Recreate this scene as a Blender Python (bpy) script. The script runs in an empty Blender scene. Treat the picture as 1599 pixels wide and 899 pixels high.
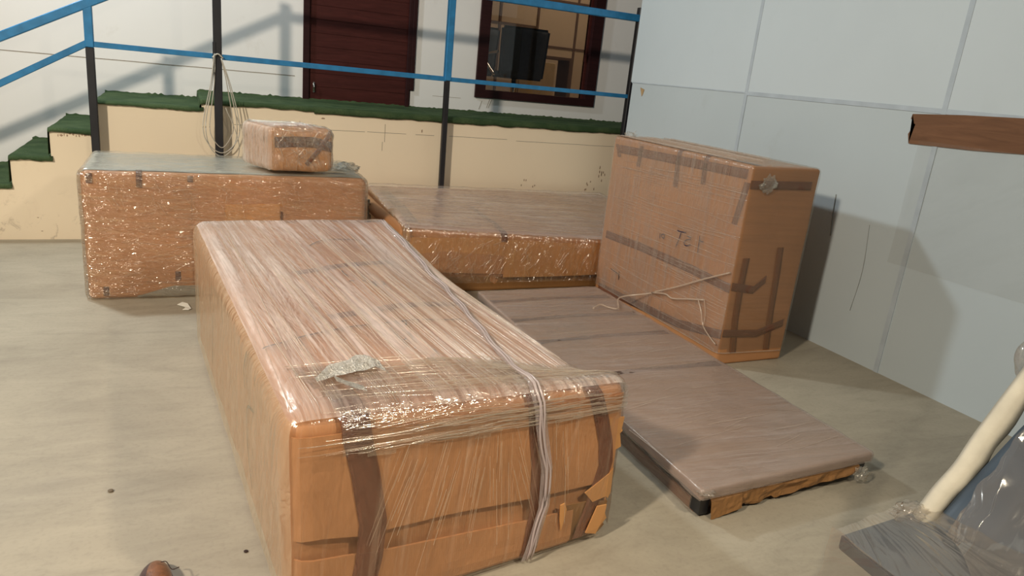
import bpy, bmesh, math, random
from mathutils import Vector, Matrix, noise
random.seed(7)
S = bpy.context.scene
COL = S.collection

# ------------------------------------------------------------------ camera
F_PX = 1107.77
ROT = Matrix(((0.9086420881905586, -0.03307480378577893, 0.41626387415104027),
              (-0.40623162277591973, -0.300795020997681, 0.8628431050891276),
              (0.0966717343671031, -0.953115109888379, -0.286751047211548)))
cam_d = bpy.data.cameras.new('camera')
cam = bpy.data.objects.new('camera', cam_d)
COL.objects.link(cam)
rx, dn, fw = [Vector([ROT[i][j] for i in range(3)]) for j in range(3)]
M3 = Matrix((rx, -dn, -fw)).transposed()
cam.matrix_world = Matrix.Translation((0, 0, 1.6)) @ M3.to_4x4()
cam_d.sensor_fit = 'HORIZONTAL'
cam_d.sensor_width = 36
cam_d.lens = F_PX / 1599 * 36
cam_d.clip_start = .02
S.camera = cam

# ------------------------------------------------------------------ light
w = bpy.data.worlds.new('hall_air')
S.world = w
w.use_nodes = True
bg = w.node_tree.nodes['Background']
bg.inputs[0].default_value = (.80, .92, 1.0, 1)
bg.inputs[1].default_value = .09

def area(name, loc, target, size, power, color):
    d = bpy.data.lights.new(name, 'AREA')
    d.shape = 'DISK'; d.size = size; d.energy = power; d.color = color
    o = bpy.data.objects.new(name, d)
    o.location = loc
    o.rotation_euler = (Vector(target) - Vector(loc)).to_track_quat('-Z', 'Y').to_euler()
    COL.objects.link(o)
    return o
area('high_bay_light_left', (-3.5, -.2, 4.2), (.2, 5.6, .8), .36, 370, (1, .88, .72))
area('flood_light_on_building', (-1.6, 6.3, 4.2), (2.6, 2.0, 0), .3, 135, (.84, .94, 1.0))
area('front_glint_light', (1.95, -.2, 3.1), (.8, 2.2, .5),   .17, 17, (1, .88, .70)).data.spread = 1.5  # unseen lamp, added low and narrow for front light and film glints
S.view_settings.view_transform = 'Standard'
S.view_settings.look = 'None'
S.view_settings.gamma = 1
S.view_settings.use_curve_mapping = False
S.view_settings.exposure = 0

# ------------------------------------------------------------------ materials
def s2l(c):
    return tuple((x/12.92 if x <= .04045 else ((x+.055)/1.055)**2.4) for x in [v/255 for v in c])
class NT:
    def __init__(s, name):
        s.m = bpy.data.materials.new(name); s.m.use_nodes = True
        s.t = s.m.node_tree; s.t.nodes.clear()
        s.out = s.n('ShaderNodeOutputMaterial')
        s.tc = s.n('ShaderNodeTexCoord')
    def n(s, ty, **k):
        x = s.t.nodes.new(ty)
        for a, b in k.items():
            if a.startswith('i_'):
                key = a[2:]
                x.inputs[int(key) if key.isdigit() else key.replace('_', ' ')].default_value = b
            else: setattr(x, a, b)
        return x
    def l(s, a, b): s.t.links.new(a, b)
    def coord(s, kind='Object', scale=(1,1,1), rot=(0,0,0)):
        mp = s.n('ShaderNodeMapping')
        mp.inputs['Scale'].default_value = scale
        mp.inputs['Rotation'].default_value = rot
        s.l(s.tc.outputs[kind], mp.inputs[0]); return mp.outputs[0]
    def noise(s, vec, scale=5, detail=3, rough=.5, dist=0):
        x = s.n('ShaderNodeTexNoise'); x.inputs['Scale'].default_value = scale
        x.inputs['Detail'].default_value = detail; x.inputs['Roughness'].default_value = rough
        x.inputs['Distortion'].default_value = dist
        s.l(vec, x.inputs['Vector']); return x.outputs['Fac']
    def ramp(s, fac, pts):
        x = s.n('ShaderNodeValToRGB'); e = x.color_ramp.elements
        while len(e) < len(pts): e.new(.5)
        for i, (p, c) in enumerate(pts):
            e[i].position = p
            e[i].color = (*c, 1) if isinstance(c, tuple) else (c, c, c, 1)
        s.l(fac, x.inputs[0]); return x.outputs[0]
    def mix(s, fac, a, b, mode='MIX'):
        x = s.n('ShaderNodeMix', data_type='RGBA', blend_type=mode)
        for v, i in ((fac, 0), (a, 6), (b, 7)):
            if isinstance(v, (int, float)): x.inputs[i].default_value = v
            elif isinstance(v, tuple): x.inputs[i].default_value = (*v, 1)
            else: s.l(v, x.inputs[i])
        return x.outputs[2]
    def math(s, op, a, b=None):
        x = s.n('ShaderNodeMath', operation=op)
        for v, i in ((a, 0), (b, 1)):
            if v is None: continue
            if isinstance(v, (int, float)): x.inputs[i].default_value = v
            else: s.l(v, x.inputs[i])
        return x.outputs[0]
    def bump(s, h, strength=.3, dist=.01, normal=None):
        x = s.n('ShaderNodeBump'); x.inputs['Strength'].default_value = strength
        x.inputs['Distance'].default_value = dist
        s.l(h, x.inputs['Height'])
        if normal: s.l(normal, x.inputs['Normal'])
        return x.outputs[0]
    def pbr(s, color, rough=.6, metal=0, normal=None, spec=.5, coat=0, coat_rough=.1):
        p = s.n('ShaderNodeBsdfPrincipled')
        for v, k in ((color, 'Base Color'), (rough, 'Roughness'), (metal, 'Metallic')):
            if isinstance(v, (int, float)): p.inputs[k].default_value = v
            elif isinstance(v, tuple): p.inputs[k].default_value = (*v, 1)
            else: s.l(v, p.inputs[k])
        p.inputs['Specular IOR Level'].default_value = spec
        p.inputs['Coat Weight'].default_value = coat
        p.inputs['Coat Roughness'].default_value = coat_rough
        if normal: s.l(normal, p.inputs['Normal'])
        return p
    def end(s, sh):
        s.l(sh.outputs[0], s.out.inputs[0]); return s.m

def simple(name, rgb, rough=.6, metal=0, var=.06, scale=8, bumps=0, spec=.5):
    t = NT(name); c = s2l(rgb)
    f = t.noise(t.coord(), scale, 4)
    d = tuple(x*(1-var*2) for x in c); e = tuple(min(1, x*(1+var*2)) for x in c)
    col = t.ramp(f, [(.3, d), (.7, e)])
    nr = t.bump(t.noise(t.coord(), scale*6, 3), bumps, .004) if bumps else None
    return t.end(t.pbr(col, rough, metal, nr, spec))

def concrete():
    t = NT('worn_concrete')
    a = t.noise(t.coord(), .9, 5, .6, .6); b = t.noise(t.coord(scale=(1, 3.2, 1), rot=(0, 0, .5)), 2.2, 6, .65, 1.2)
    c = t.noise(t.coord(), 55, 3)
    base = t.ramp(a, [(.3, s2l((150, 140, 122))), (.7, s2l((178, 168, 148)))])
    base = t.mix(t.ramp(b, [(.38, 0.0), (.72, .35)]), base, s2l((196, 186, 164)))
    d = t.noise(t.coord(scale=(1, 2.6, 1), rot=(0, 0, -.7)), 1.6, 6, .7, 2)
    base = t.mix(t.ramp(d, [(.52, 0.0), (.75, .4)]), base, s2l((134, 126, 110)))
    base = t.mix(t.ramp(c, [(.3, .12), (.5, 0.0)]), base, s2l((110, 102, 88)))
    h = t.noise(t.coord(), 30, 5)
    return t.end(t.pbr(base, t.ramp(a, [(.3, .5), (.7, .66)]), 0, t.bump(h, .12, .004), .35))

def plaster(name, rgb, dirt_rgb, dirt=.5, low=None):
    t = NT(name); c = s2l(rgb)
    a = t.noise(t.coord(), 1.1, 4); b = t.noise(t.coord(scale=(1, 1, .6)), 3.5, 6, .7, .4)
    col = t.ramp(a, [(.3, tuple(x*.95 for x in c)), (.7, c)])
    col = t.mix(t.ramp(b, [(.60, 0.0), (.82, dirt)]), col, s2l(dirt_rgb))
    if low is not None:      # grime with a shape of its own near the floor
        sep = t.n('ShaderNodeSeparateXYZ'); t.l(t.tc.outputs['Object'], sep.inputs[0])
        hz = t.ramp(sep.outputs[2], [(0.0, 1.0), (low, 0.0)])
        g = t.noise(t.coord(), 9, 6, .7, .8)
        col = t.mix(t.math('MULTIPLY', hz, t.ramp(g, [(.56, 0.0), (.68, .5)])), col, s2l((120, 100, 80)))
    h = t.noise(t.coord(), 22, 5)
    return t.end(t.pbr(col, .75, 0, t.bump(h, .1, .004), .3))

def cardboard(name='corrugated_cardboard', rgb=(196, 139, 92), axis=0, gloss=.55):
    t = NT(name); c = s2l(rgb)
    a = t.noise(t.coord('UV'), 2.2, 4); b = t.noise(t.coord('UV', (1, .08, 1)), 60, 2)
    col = t.ramp(a, [(.3, tuple(x*.86 for x in c)), (.7, tuple(x*1.06 for x in c))])
    col = t.mix(t.ramp(b, [(.45, 0.0), (.7, .04)]), col, tuple(x*.7 for x in c))
    wv = t.n('ShaderNodeTexWave'); wv.inputs['Scale'].default_value = 40
    t.l(t.coord('UV'), wv.inputs['Vector'])
    n1 = t.bump(wv.outputs['Fac'], .05, .002)
    n2 = t.bump(t.noise(t.coord('UV'), 6, 4), .35, .02, n1)
    return t.end(t.pbr(col, gloss, 0, n2, .4))

def film(name, ang=0., freq=90, stretch=30, lo=.05, hi=.5, tint=(214, 196, 184), wr=18, wrb=.5, rough=.16, gl=1., patch=2.0, sharp=(.45, .62), cut=None, seed=0):
    """stretch film: clear, glossy, whitish along the stretched folds"""
    t = NT(name)
    mp = t.n('ShaderNodeMapping'); mp.inputs['Rotation'].default_value = (0, 0, ang)
    mp.inputs['Location'].default_value = (seed, seed*1.7, 0)
    t.l(t.tc.outputs['UV'], mp.inputs[0])
    m2 = t.n('ShaderNodeMapping'); m2.inputs['Scale'].default_value = (1/stretch, 1, 1)
    t.l(mp.outputs[0], m2.inputs[0])
    st = t.noise(m2.outputs[0], freq, 5, .65)
    st2 = t.noise(m2.outputs[0], freq*.3, 3, .55)
    pt = t.noise(mp.outputs[0], patch, 3, .5)
    s_ = t.math('ADD', t.math('MULTIPLY', st, .55), t.math('MULTIPLY', st2, .45))
    streak = t.ramp(s_, [(sharp[0], 0.0), (sharp[1], 1.0)])
    pa = t.ramp(pt, [(.32, .25), (.62, 1.0)])
    op = t.math('ADD', lo, t.math('MULTIPLY', t.math('MULTIPLY', streak, pa), hi-lo))
    # bump
    m3 = t.n('ShaderNodeMapping'); m3.inputs['Scale'].default_value = (.28, 1, 1)
    t.l(mp.outputs[0], m3.inputs[0])
    wrn = t.math('ABSOLUTE', t.math('SUBTRACT', t.noise(m3.outputs[0], wr, 3, .6, .6), .5))
    wrn = t.math('POWER', wrn, .7)
    b1 = t.bump(wrn, wrb, .03)
    b2 = t.bump(st, .22, .004, b1)
    body = t.n('ShaderNodeBsdfDiffuse'); body.inputs[0].default_value = (*s2l(tint), 1)
    tr = t.n('ShaderNodeBsdfTransparent'); tr.inputs[0].default_value = (.97, .965, .96, 1)
    t.l(b2, body.inputs['Normal'])
    mx = t.n('ShaderNodeMixShader'); t.l(op, mx.inputs[0]); t.l(tr.outputs[0], mx.inputs[1]); t.l(body.outputs[0], mx.inputs[2])
    g = t.n('ShaderNodeBsdfGlossy'); g.inputs['Roughness'].default_value = rough; g.inputs[0].default_value = (1, .95, .86, 1)
    t.l(b2, g.inputs['Normal'])
    fr = t.n('ShaderNodeLayerWeight'); fr.inputs['Blend'].default_value = .5
    t.l(b2, fr.inputs['Normal'])
    ff = t.math('ADD', t.math('MULTIPLY', t.math('POWER', fr.outputs['Facing'], 4.0), .7), .045*gl)
    ff = t.math('MINIMUM', ff, .9)
    mx2 = t.n('ShaderNodeMixShader'); t.l(ff, mx2.inputs[0]); t.l(mx.outputs[0], mx2.inputs[1]); t.l(g.outputs[0], mx2.inputs[2])
    return t.end(mx2)

def tape_mat(name='brown_packing_tape', rgb=(136, 88, 66), rough=.3, alpha=.62):
    t = NT(name)
    c = s2l(rgb); f = t.noise(t.coord('UV', (1, 12, 1)), 9, 3)
    col = t.ramp(f, [(.3, tuple(x*.8 for x in c)), (.7, tuple(x*1.2 for x in c))])
    p = t.pbr(col, rough, 0, t.bump(f, .2, .004), .5)
    p.inputs['Alpha'].default_value = alpha
    return t.end(p)

def wood(name, rgb):
    t = NT(name); c = s2l(rgb)
    f = t.noise(t.coord(scale=(1, 1, 9)), 3, 5, .6, .8)
    col = t.ramp(f, [(.3, tuple(x*.75 for x in c)), (.7, tuple(x*1.2 for x in c))])
    return t.end(t.pbr(col, .55, 0, t.bump(f, .1, .003), .15))

def turf_mat():
    t = NT('green_artificial_turf')
    a = t.noise(t.coord(), 300, 2); b = t.noise(t.coord(), 6, 4)
    col = t.ramp(a, [(.3, s2l((48, 66, 40))), (.7, s2l((104, 124, 86)))])
    col = t.mix(t.ramp(b, [(.35, .5), (.6, 0.0)]), col, s2l((40, 66, 42)))
    return t.end(t.pbr(col, .9, 0, t.bump(a, .8, .01), .1))

def glass_mat():
    t = NT('window_glass')
    tr = t.n('ShaderNodeBsdfTransparent'); tr.inputs[0].default_value = (.72, .72, .72, 1)
    g = t.n('ShaderNodeBsdfGlossy'); g.inputs['Roughness'].default_value = .02
    fr = t.n('ShaderNodeFresnel'); fr.inputs['IOR'].default_value = 1.5
    mx = t.n('ShaderNodeMixShader'); t.l(fr.outputs[0], mx.inputs[0]); t.l(tr.outputs[0], mx.inputs[1]); t.l(g.outputs[0], mx.inputs[2])
    return t.end(mx)

MAT = dict(
    concrete=concrete(),
    wall_back=plaster('off_white_wall_paint', (246, 244, 240), (205, 196, 182), .4),
    wall_low=plaster('cream_wall_paint', (250, 234, 206), (232, 212, 186), .5, .45),
    wall_right=plaster('pale_blue_grey_panel', (200, 210, 213), (190, 200, 201), .4),
    wall_right_low=plaster('grey_lower_panel', (188, 198, 200), (176, 184, 183), .6),
    seam=simple('panel_joint_strip', (176, 186, 192), .6, 0, .04),
    groove=simple('groove_line', (150, 140, 126), .9, 0, .05),  # grey-brown tone of the joint and crease lines
    black=simple('black_painted_steel', (34, 34, 38), .45, 0, .1),
    blue=simple('blue_painted_steel', (44, 128, 182), .4, 0, .08, 14),
    turf=turf_mat(), door=wood('dark_red_brown_wood', (74, 36, 32)), frame=wood('dark_brown_frame_wood', (50, 26, 26)),
    glass=glass_mat(), chrome=simple('chrome', (215, 212, 205), .18, 1, .02),
    card=cardboard(), card_dk=cardboard('kraft_board', (148, 106, 62)), card_or=cardboard('light_kraft_board', (208, 150, 92), 0, .5),
    tape=tape_mat(), tape_dk=tape_mat('dark_brown_packing_tape', (108, 72, 60), .3, .6), tape_or=tape_mat('amber_packing_tape', (140, 84, 44), .3, .85),
    ink=simple('blue_black_ink', (34, 32, 60), .6, 0, .05), dark=simple('dark_slit', (58, 42, 36), .9, 0, .05),
    grey_foam=simple('grey_green_foam_sheet', (152, 148, 134), .6, 0, .05, 6, .1),
    cable=simple('pale_grey_cable', (190, 184, 170), .5, 0, .04),
    fabric=simple('dark_slate_upholstery', (52, 58, 64), .8, 0, .08, 30, .2),
    cream_board=simple('cream_board', (196, 172, 130), .7, 0, .04),
    inner=plaster('beige_inner_wall', (190, 168, 140), (170, 150, 124), .4),
    inner_line=simple('brown_panel_line', (96, 72, 54), .8, 0, .05),
    slate=simple('dark_slate_board', (62, 74, 86), .5, 0, .08, 5),
    cream_foam=simple('cream_foam_edge', (200, 192, 172), .7, 0, .05, 12, .15),
    white=simple('white_paper', (240, 236, 222), .7, 0, .03),
    leather=simple('brown_leather', (120, 78, 52), .3, 0, .2, 40, .25), leather_dk=simple('purple_brown_leather', (62, 38, 40), .35, 0, .2, 40, .2),
    black_plastic=simple('black_plastic', (26, 27, 30), .35, 0, .05),
    kraft=tape_mat('torn_brown_kraft_strip', (140, 98, 66), .4, 1.0),
    crease=film('film_crease', 0, 10, 2, .12, .18, (250, 228, 200), 30, .2, .16, 4.0, 1),
    crease_dim=film('film_crease_faint', 0, 10, 2, .24, .3, (230, 208, 188), 30, .2, .22, 2.0, 1),
    knot=film('bunched_clear_film', .4, 60, 4, .03, .42, (226, 220, 206), 60, 1., .12, 1.6, 20),
)

# ------------------------------------------------------------------ helpers
def setp(o, label=None, cat=None, group=None, kind=None):
    for k, v in (('label', label), ('category', cat), ('group', group), ('kind', kind)):
        if v: o[k] = v
    return o
def empty(name, loc, label, cat, group=None, kind=None):
    o = bpy.data.objects.new(name, None); o.empty_display_size = .1
    o.location = loc; COL.objects.link(o)
    return setp(o, label, cat, group, kind)
def obj(name, bm, mats, parent=None, smooth=False, recalc=True):
    me = bpy.data.meshes.new(name)
    if recalc and not (name.startswith(('stretch_film', 'side_film', 'plastic_sheet')) or smooth): bmesh.ops.recalc_face_normals(bm, faces=bm.faces)
    bm.to_mesh(me); bm.free()
    for m in (mats if isinstance(mats, (list, tuple)) else [mats]): me.materials.append(MAT[m] if isinstance(m, str) else m)
    if smooth:
        for p in me.polygons: p.use_smooth = True
    o = bpy.data.objects.new(name, me); COL.objects.link(o)
    if parent:
        o.parent = parent
        o.matrix_parent_inverse = Matrix.Translation(-parent.location)
    return o
def plate(bm, pts, d):
    d = Vector(d); a = [bm.verts.new(Vector(p)) for p in pts]; b = [bm.verts.new(Vector(p)+d) for p in pts]; n = len(pts)
    bm.faces.new(a); bm.faces.new(b[::-1])
    for k in range(n): bm.faces.new((a[(k+1)%n], a[k], b[k], b[(k+1)%n]))
def bevel(bm, amt, seg=2):
    if amt: bmesh.ops.bevel(bm, geom=list(bm.edges), offset=amt, segments=seg, affect='EDGES', clamp_overlap=True)
def hexa(bm, c, mat=0):
    """c: eight corners, bottom four then top four, both anticlockwise"""
    v = [bm.verts.new(p) for p in c]
    fs = [(3,2,1,0),(4,5,6,7),(0,1,5,4),(1,2,6,5),(2,3,7,6),(3,0,4,7)]
    r = []
    for f in fs:
        q = bm.faces.new([v[i] for i in f]); q.material_index = mat; r.append(q)
    return v
def box(bm, x0, x1, y0, y1, z0, z1, mat=0):
    return hexa(bm, [(x0,y0,z0),(x1,y0,z0),(x1,y1,z0),(x0,y1,z0),(x0,y0,z1),(x1,y0,z1),(x1,y1,z1),(x0,y1,z1)], mat)
def boxobj(name, d, mat, parent=None, bev=0.):
    bm = bmesh.new(); box(bm, *d)
    bevel(bm, bev); return obj(name, bm, mat, parent)
def tube(bm, pts, r, seg=8, caps=True, flat=1.0, mat=0):
    pts = [Vector(p) for p in pts]; rings = []
    rr = r if isinstance(r, (list, tuple)) else [r]*len(pts)
    up = Vector((0,0,1))
    for i, p in enumerate(pts):
        d = (pts[min(i+1, len(pts)-1)] - pts[max(i-1, 0)]).normalized()
        a = d.cross(up)
        if a.length < .05: a = d.cross(Vector((1,0,0)))
        a.normalize(); b = a.cross(d).normalized()
        rings.append([bm.verts.new(p + (a*math.cos(t) + b*math.sin(t)*flat)*rr[i]) for t in [2*math.pi*k/seg for k in range(seg)]])
    for i in range(len(rings)-1):
        for k in range(seg):
            f = bm.faces.new((rings[i+1][k], rings[i+1][(k+1)%seg], rings[i][(k+1)%seg], rings[i][k])); f.material_index = mat; f.smooth = True
    if caps:
        for g in (rings[0][::-1], rings[-1]):
            f = bm.faces.new(g); f.material_index = mat
def bar(bm, a, b, w, h=None):
    """square steel section from a to b"""
    a, b = Vector(a), Vector(b); h = h or w
    d = (b-a).normalized(); s = Vector((0,1,0)) if abs(d.y) < .9 else Vector((1,0,0))
    s = (s - d*s.dot(d)).normalized(); u = d.cross(s).normalized()
    c = []
    for p in (a, b):
        for i, j in ((-1,-1),(1,-1),(1,1),(-1,1)):
            c.append(p + s*i*w/2 + u*j*h/2)
    hexa(bm, c)
def catmull(P, n=8):
    P = [Vector(p) for p in P]
    if len(P) < 3: return [P[0].lerp(P[-1], i/n) for i in range(n+1)]
    Q = [P[0]*2-P[1]] + P + [P[-1]*2-P[-2]]; out = []
    for i in range(1, len(Q)-2):
        for k in range(n):
            t = k/n; a, b, c, d = Q[i-1:i+3]
            out.append(.5*((2*b)+(c-a)*t+(2*a-5*b+4*c-d)*t*t+(3*b-a-3*c+d)*t**3))
    return out + [P[-1]]
def clampf(v,a,b): return a if v<a else (b if v>b else v)
class BoxMap:
    """rounded, slightly warped box: q (metres on the unwarped box) -> point in the place"""
    def __init__(s, c, r=.03, warp=None, dispf=None):
        s.c=c; s.warp=warp; s.dispf=dispf; s.r=r
        def d(a,b): return math.dist(c[a],c[b])
        s.L=(d((0,0,0),(1,0,0)), d((0,0,0),(0,1,0)), d((0,0,0),(0,0,1)))
    def tri(s,p):
        u,v,w=p[0]/s.L[0],p[1]/s.L[1],p[2]/s.L[2]
        o=[0,0,0]
        for i in (0,1):
            for j in (0,1):
                for k in (0,1):
                    f=(u if i else 1-u)*(v if j else 1-v)*(w if k else 1-w)
                    cc=s.c[(i,j,k)]
                    for a in range(3): o[a]+=f*cc[a]
        if s.warp:
            dx,dy,dz=s.warp(u,v,w)
            o=[o[0]+dx,o[1]+dy,o[2]+dz]
        return o
    def map(s,q,off=0.0):
        r=s.r
        inn=[clampf(q[a],r,s.L[a]-r) for a in range(3)]
        d=[q[a]-inn[a] for a in range(3)]
        n=math.sqrt(sum(x*x for x in d)) or 1e-9
        n_=[x/n for x in d]
        e=r+off+(s.dispf(q) if s.dispf else 0)
        p=[inn[a]+n_[a]*e for a in range(3)]
        return s.tri(p)
def corners(x0,x1,y0,y1,z0,z1):
    return {(i,j,k):((x0,x1)[i],(y0,y1)[j],(z0,z1)[k]) for i in (0,1) for j in (0,1) for k in (0,1)}
def sm(a,b,x):
    t=clampf((x-a)/(b-a),0,1); return t*t*(3-2*t)
C_C={(0,0,0):(.242,1.72,0),(1,0,0):(1.40,1.87,0),(0,1,0):(.055,4.05,0),(1,1,0):(1.12,4.12,0),
     (0,0,1):(.225,1.715,.685),(1,0,1):(1.385,1.865,.625),(0,1,1):(.05,4.06,.685),(1,1,1):(1.09,4.12,.69)}
def warpC(u,v,w):
    return (0,0,-.085*w*sm(.45,1,u)*sm(0,.12,v)*(1-sm(.55,1,v)))
def warpCr(u,v,w):
    a=warpC(u,v,w); return (0,.013*sm(.20,.27,w)*(1-sm(.40,.46,w))*(1-sm(0,.2,v))*sm(.0,.04,u),a[2])
BC=BoxMap(C_C,.055,warpC)
BCr=BoxMap(C_C,.055,warpCr)
BR=BoxMap(corners(2.965,3.50,3.145,4.635,0,1.235),.02)
BA=BoxMap(corners(-.56,1.157,4.87,5.68,0,.81),.04)
B_C={(0,0,0):(1.46,4.72,0),(1,0,0):(3.95,4.72,0),(0,1,0):(1.52,6.30,0),(1,1,0):(3.95,6.30,0),
     (0,0,1):(1.41,4.72,.50),(1,0,1):(3.95,4.70,.36),(0,1,1):(1.50,6.30,.53),(1,1,1):(3.95,6.30,.50)}
BB=BoxMap(B_C,.03)
BBr=BoxMap(B_C,.03,lambda u,v,w: (0,.045*(1-sm(.26,.33,w))*(1-sm(0,.3,v)),0))
D_C={}
for k,z in ((0,.84),(1,1.13)):
    D_C[(0,0,k)]=(.53,4.90,z);D_C[(1,0,k)]=(.937,4.92,z);D_C[(0,1,k)]=(.372,5.24,z);D_C[(1,1,k)]=(.78,5.26,z)
BD=BoxMap(D_C,.042)
F_C={(0,0,0):(1.80,1.85,0),(1,0,0):(2.76,1.88,0),(0,1,0):(1.85,4.36,0),(1,1,0):(2.80,4.38,0),
     (0,0,1):(1.79,1.84,.135),(1,0,1):(2.78,1.88,.135),(0,1,1):(1.85,4.36,.13),(1,1,1):(2.81,4.38,.13)}
BF=BoxMap(F_C,.012)

def samples(L, r, step):
    e = [0, r*.35, r*.7, r]
    n = max(2, int((L-2*r)/step))
    return e + [r+(L-2*r)*i/n for i in range(1, n)] + [L-r, L-r*.7, L-r*.35, L]
def soft_bm(B, step=.04, off=0., disp=None, keep=None, mats=(0,0,0)):
    """mesh of the rounded box; uv in metres; material slots: top, front/back, sides"""
    bm = bmesh.new(); uvl = bm.loops.layers.uv.new('UVMap'); cache = {}
    ax = [samples(B.L[a], B.r, step) for a in range(3)]
    def vert(q):
        k = tuple(round(v, 5) for v in q)
        if k not in cache:
            o = off + (disp(q) if disp else 0)
            cache[k] = bm.verts.new(B.map(q, o))
        return cache[k]
    for a in range(3):
        b, c = [(1,2),(0,2),(0,1)][a]
        for side in (0, 1):
            for i in range(len(ax[b])-1):
                for j in range(len(ax[c])-1):
                    qs = []
                    for (ii, jj) in ((i,j),(i+1,j),(i+1,j+1),(i,j+1)):
                        q = [0,0,0]; q[a] = B.L[a]*side; q[b] = ax[b][ii]; q[c] = ax[c][jj]; qs.append(q)
                    if keep:
                        m = [sum(q[t] for q in qs)/4 for t in range(3)]
                        if not keep(m, a, side): continue
                    if (a == 1) ^ (side == 0): qs = qs[::-1]
                    vs = [vert(q) for q in qs]
                    if len(set(vs)) < 4: continue
                    try: f = bm.faces.new(vs)
                    except ValueError: continue
                    f.smooth = True
                    f.material_index = mats[2-a]
                    for lp, q in zip(f.loops, qs): lp[uvl].uv = (q[b], q[c])
    return bm
def nz(q, s, amp, sd=0.):
    return noise.noise(Vector((q[0]*s+sd, q[1]*s+sd*2, q[2]*s))) * amp
def wrinkle(amp, s=9, sd=0, streak=None):
    def f(q):
        v = nz(q, s, amp, sd) + nz(q, s*2.7, amp*.5, sd+5)
        return v
    return f
def qpath(P, step=.02):
    out = []
    for a, b in zip(P[:-1], P[1:]):
        d = math.dist(a, b); n = max(1, int(d/step))
        for i in range(n): out.append([a[t]+(b[t]-a[t])*i/n for t in range(3)])
    out.append(list(P[-1])); return out
def face_n(B, q):
    n = [0,0,0]
    for a in range(3):
        if q[a] <= 1e-4: n[a] -= 1
        if q[a] >= B.L[a]-1e-4: n[a] += 1
    return Vector(n).normalized() if any(n) else Vector((0,0,1))
def clampq(B, q):
    return [clampf(q[a], 0, B.L[a]) for a in range(3)]
def strip_bm(B, P, w, off=.004, th=.0012, step=.02, wdir=None, ragged=0., bm=None, mat=0, wob=0.):
    """a band laid over the box surface along the q-path P"""
    bm = bm or bmesh.new(); uvl = bm.loops.layers.uv.verify()
    Q = qpath(P, step); rows = []; acc = 0
    for i, q in enumerate(Q):
        a, b = Q[max(i-1,0)], Q[min(i+1,len(Q)-1)]
        d = Vector([b[t]-a[t] for t in range(3)]).normalized()
        n = face_n(B, q); s = Vector(wdir).normalized() if wdir else n.cross(d)
        if s.length < 1e-3: s = Vector((1,0,0))
        s.normalize(); ww = w/2*(1+wob*noise.noise(Vector((i*.35, w*50, 1))))
        if ragged and i in (0, len(Q)-1): ww *= .8
        row = []
        for k in (-1, -.33, .33, 1):
            qq = [q[t]+s[t]*ww*k for t in range(3)]
            if ragged and i in (0, len(Q)-1): qq = [qq[t]+d[t]*random.uniform(-ragged, ragged) for t in range(3)]
            qq = clampq(B, qq)
            row.append((bm.verts.new(B.map(qq, off)), bm.verts.new(B.map(qq, off+th)), (acc, k*ww)))
        if i: acc += math.dist(Q[i-1], q)
        rows.append(row)
    for r0, r1 in zip(rows[:-1], rows[1:]):
        for k in range(3):
            for lay in (1, 0):
                vs = [r0[k], r0[k+1], r1[k+1], r1[k]]
                if lay == 0: vs = vs[::-1]
                f = bm.faces.new([v[lay] for v in vs]); f.smooth = True; f.material_index = mat
                for lp, v in zip(f.loops, vs): lp[uvl].uv = v[2]
        for k in (0, 3):
            f = bm.faces.new([r0[k][0], r0[k][1], r1[k][1], r1[k][0]]); f.material_index = mat
    return bm
def strokes(B, S_, w, off=.005, th=.0008):
    bm = bmesh.new()
    for st in S_:
        pts = catmull(st, 5) if len(st) > 2 else [Vector(p) for p in st]
        strip_bm(B, [list(p) for p in pts], w, off, th, .5, bm=bm)
    return bm
def ridge(bm, B, P, r=.0016, off=.006, mat=0, step=.04):
    pts = [B.map(clampq(B, q), off) for q in qpath(P, step)]
    if len(pts) > 1: tube(bm, pts, r, 4, False, 1., mat)
def join_rnd_ridges(bm, B, fn, n, r=.0014, off=.006, mat=0):
    for i in range(n):
        P = fn(i)
        if P: ridge(bm, B, P, r*random.uniform(.6, 1.5), off+random.uniform(0, .002), mat)
def knot_bm(center, size, seed=0, flat=.5, n=7):
    """a bunched lump of film"""
    bm = bmesh.new(); c = Vector(center); rnd = random.Random(seed)
    bmesh.ops.create_icosphere(bm, subdivisions=4, radius=1)
    for v in bm.verts:
        p = v.co.normalized()
        k = 1 + .55*noise.noise(p*2.2+Vector((seed, 0, 0))) + .28*noise.noise(p*6+Vector((0, seed, 0))) + .12*noise.noise(p*14)
        v.co = Vector((p.x*size[0]*k, p.y*size[1]*k, p.z*size[2]*k)) + c
    bm.loops.layers.uv.verify()
    for f in bm.faces: f.smooth = True
    return bm
R_write=[[(0.0, 0.75, 0.662), (0.0, 0.745, 0.627)], [(0.0, 0.734, 0.657), (0.0, 0.703, 0.664), (0.0, 0.701, 0.642), (0.0, 0.723, 0.641), (0.0, 0.734, 0.657)], [(0.0, 0.701, 0.642), (0.0, 0.705, 0.632)], [(0.0, 0.572, 0.724), (0.0, 0.538, 0.724), (0.0, 0.479, 0.731)], [(0.0, 0.53, 0.719), (0.0, 0.539, 0.678), (0.0, 0.561, 0.616)], [(0.0, 0.467, 0.713), (0.0, 0.427, 0.712)], [(0.0, 0.424, 0.701), (0.0, 0.466, 0.685), (0.0, 0.484, 0.665), (0.0, 0.474, 0.651), (0.0, 0.45, 0.651), (0.0, 0.417, 0.665)], [(0.0, 0.344, 0.743), (0.0, 0.34, 0.715), (0.0, 0.339, 0.677), (0.0, 0.336, 0.632)], [(0.0, 0.337, 0.715), (0.0, 0.317, 0.712), (0.0, 0.299, 0.715)]]
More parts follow.
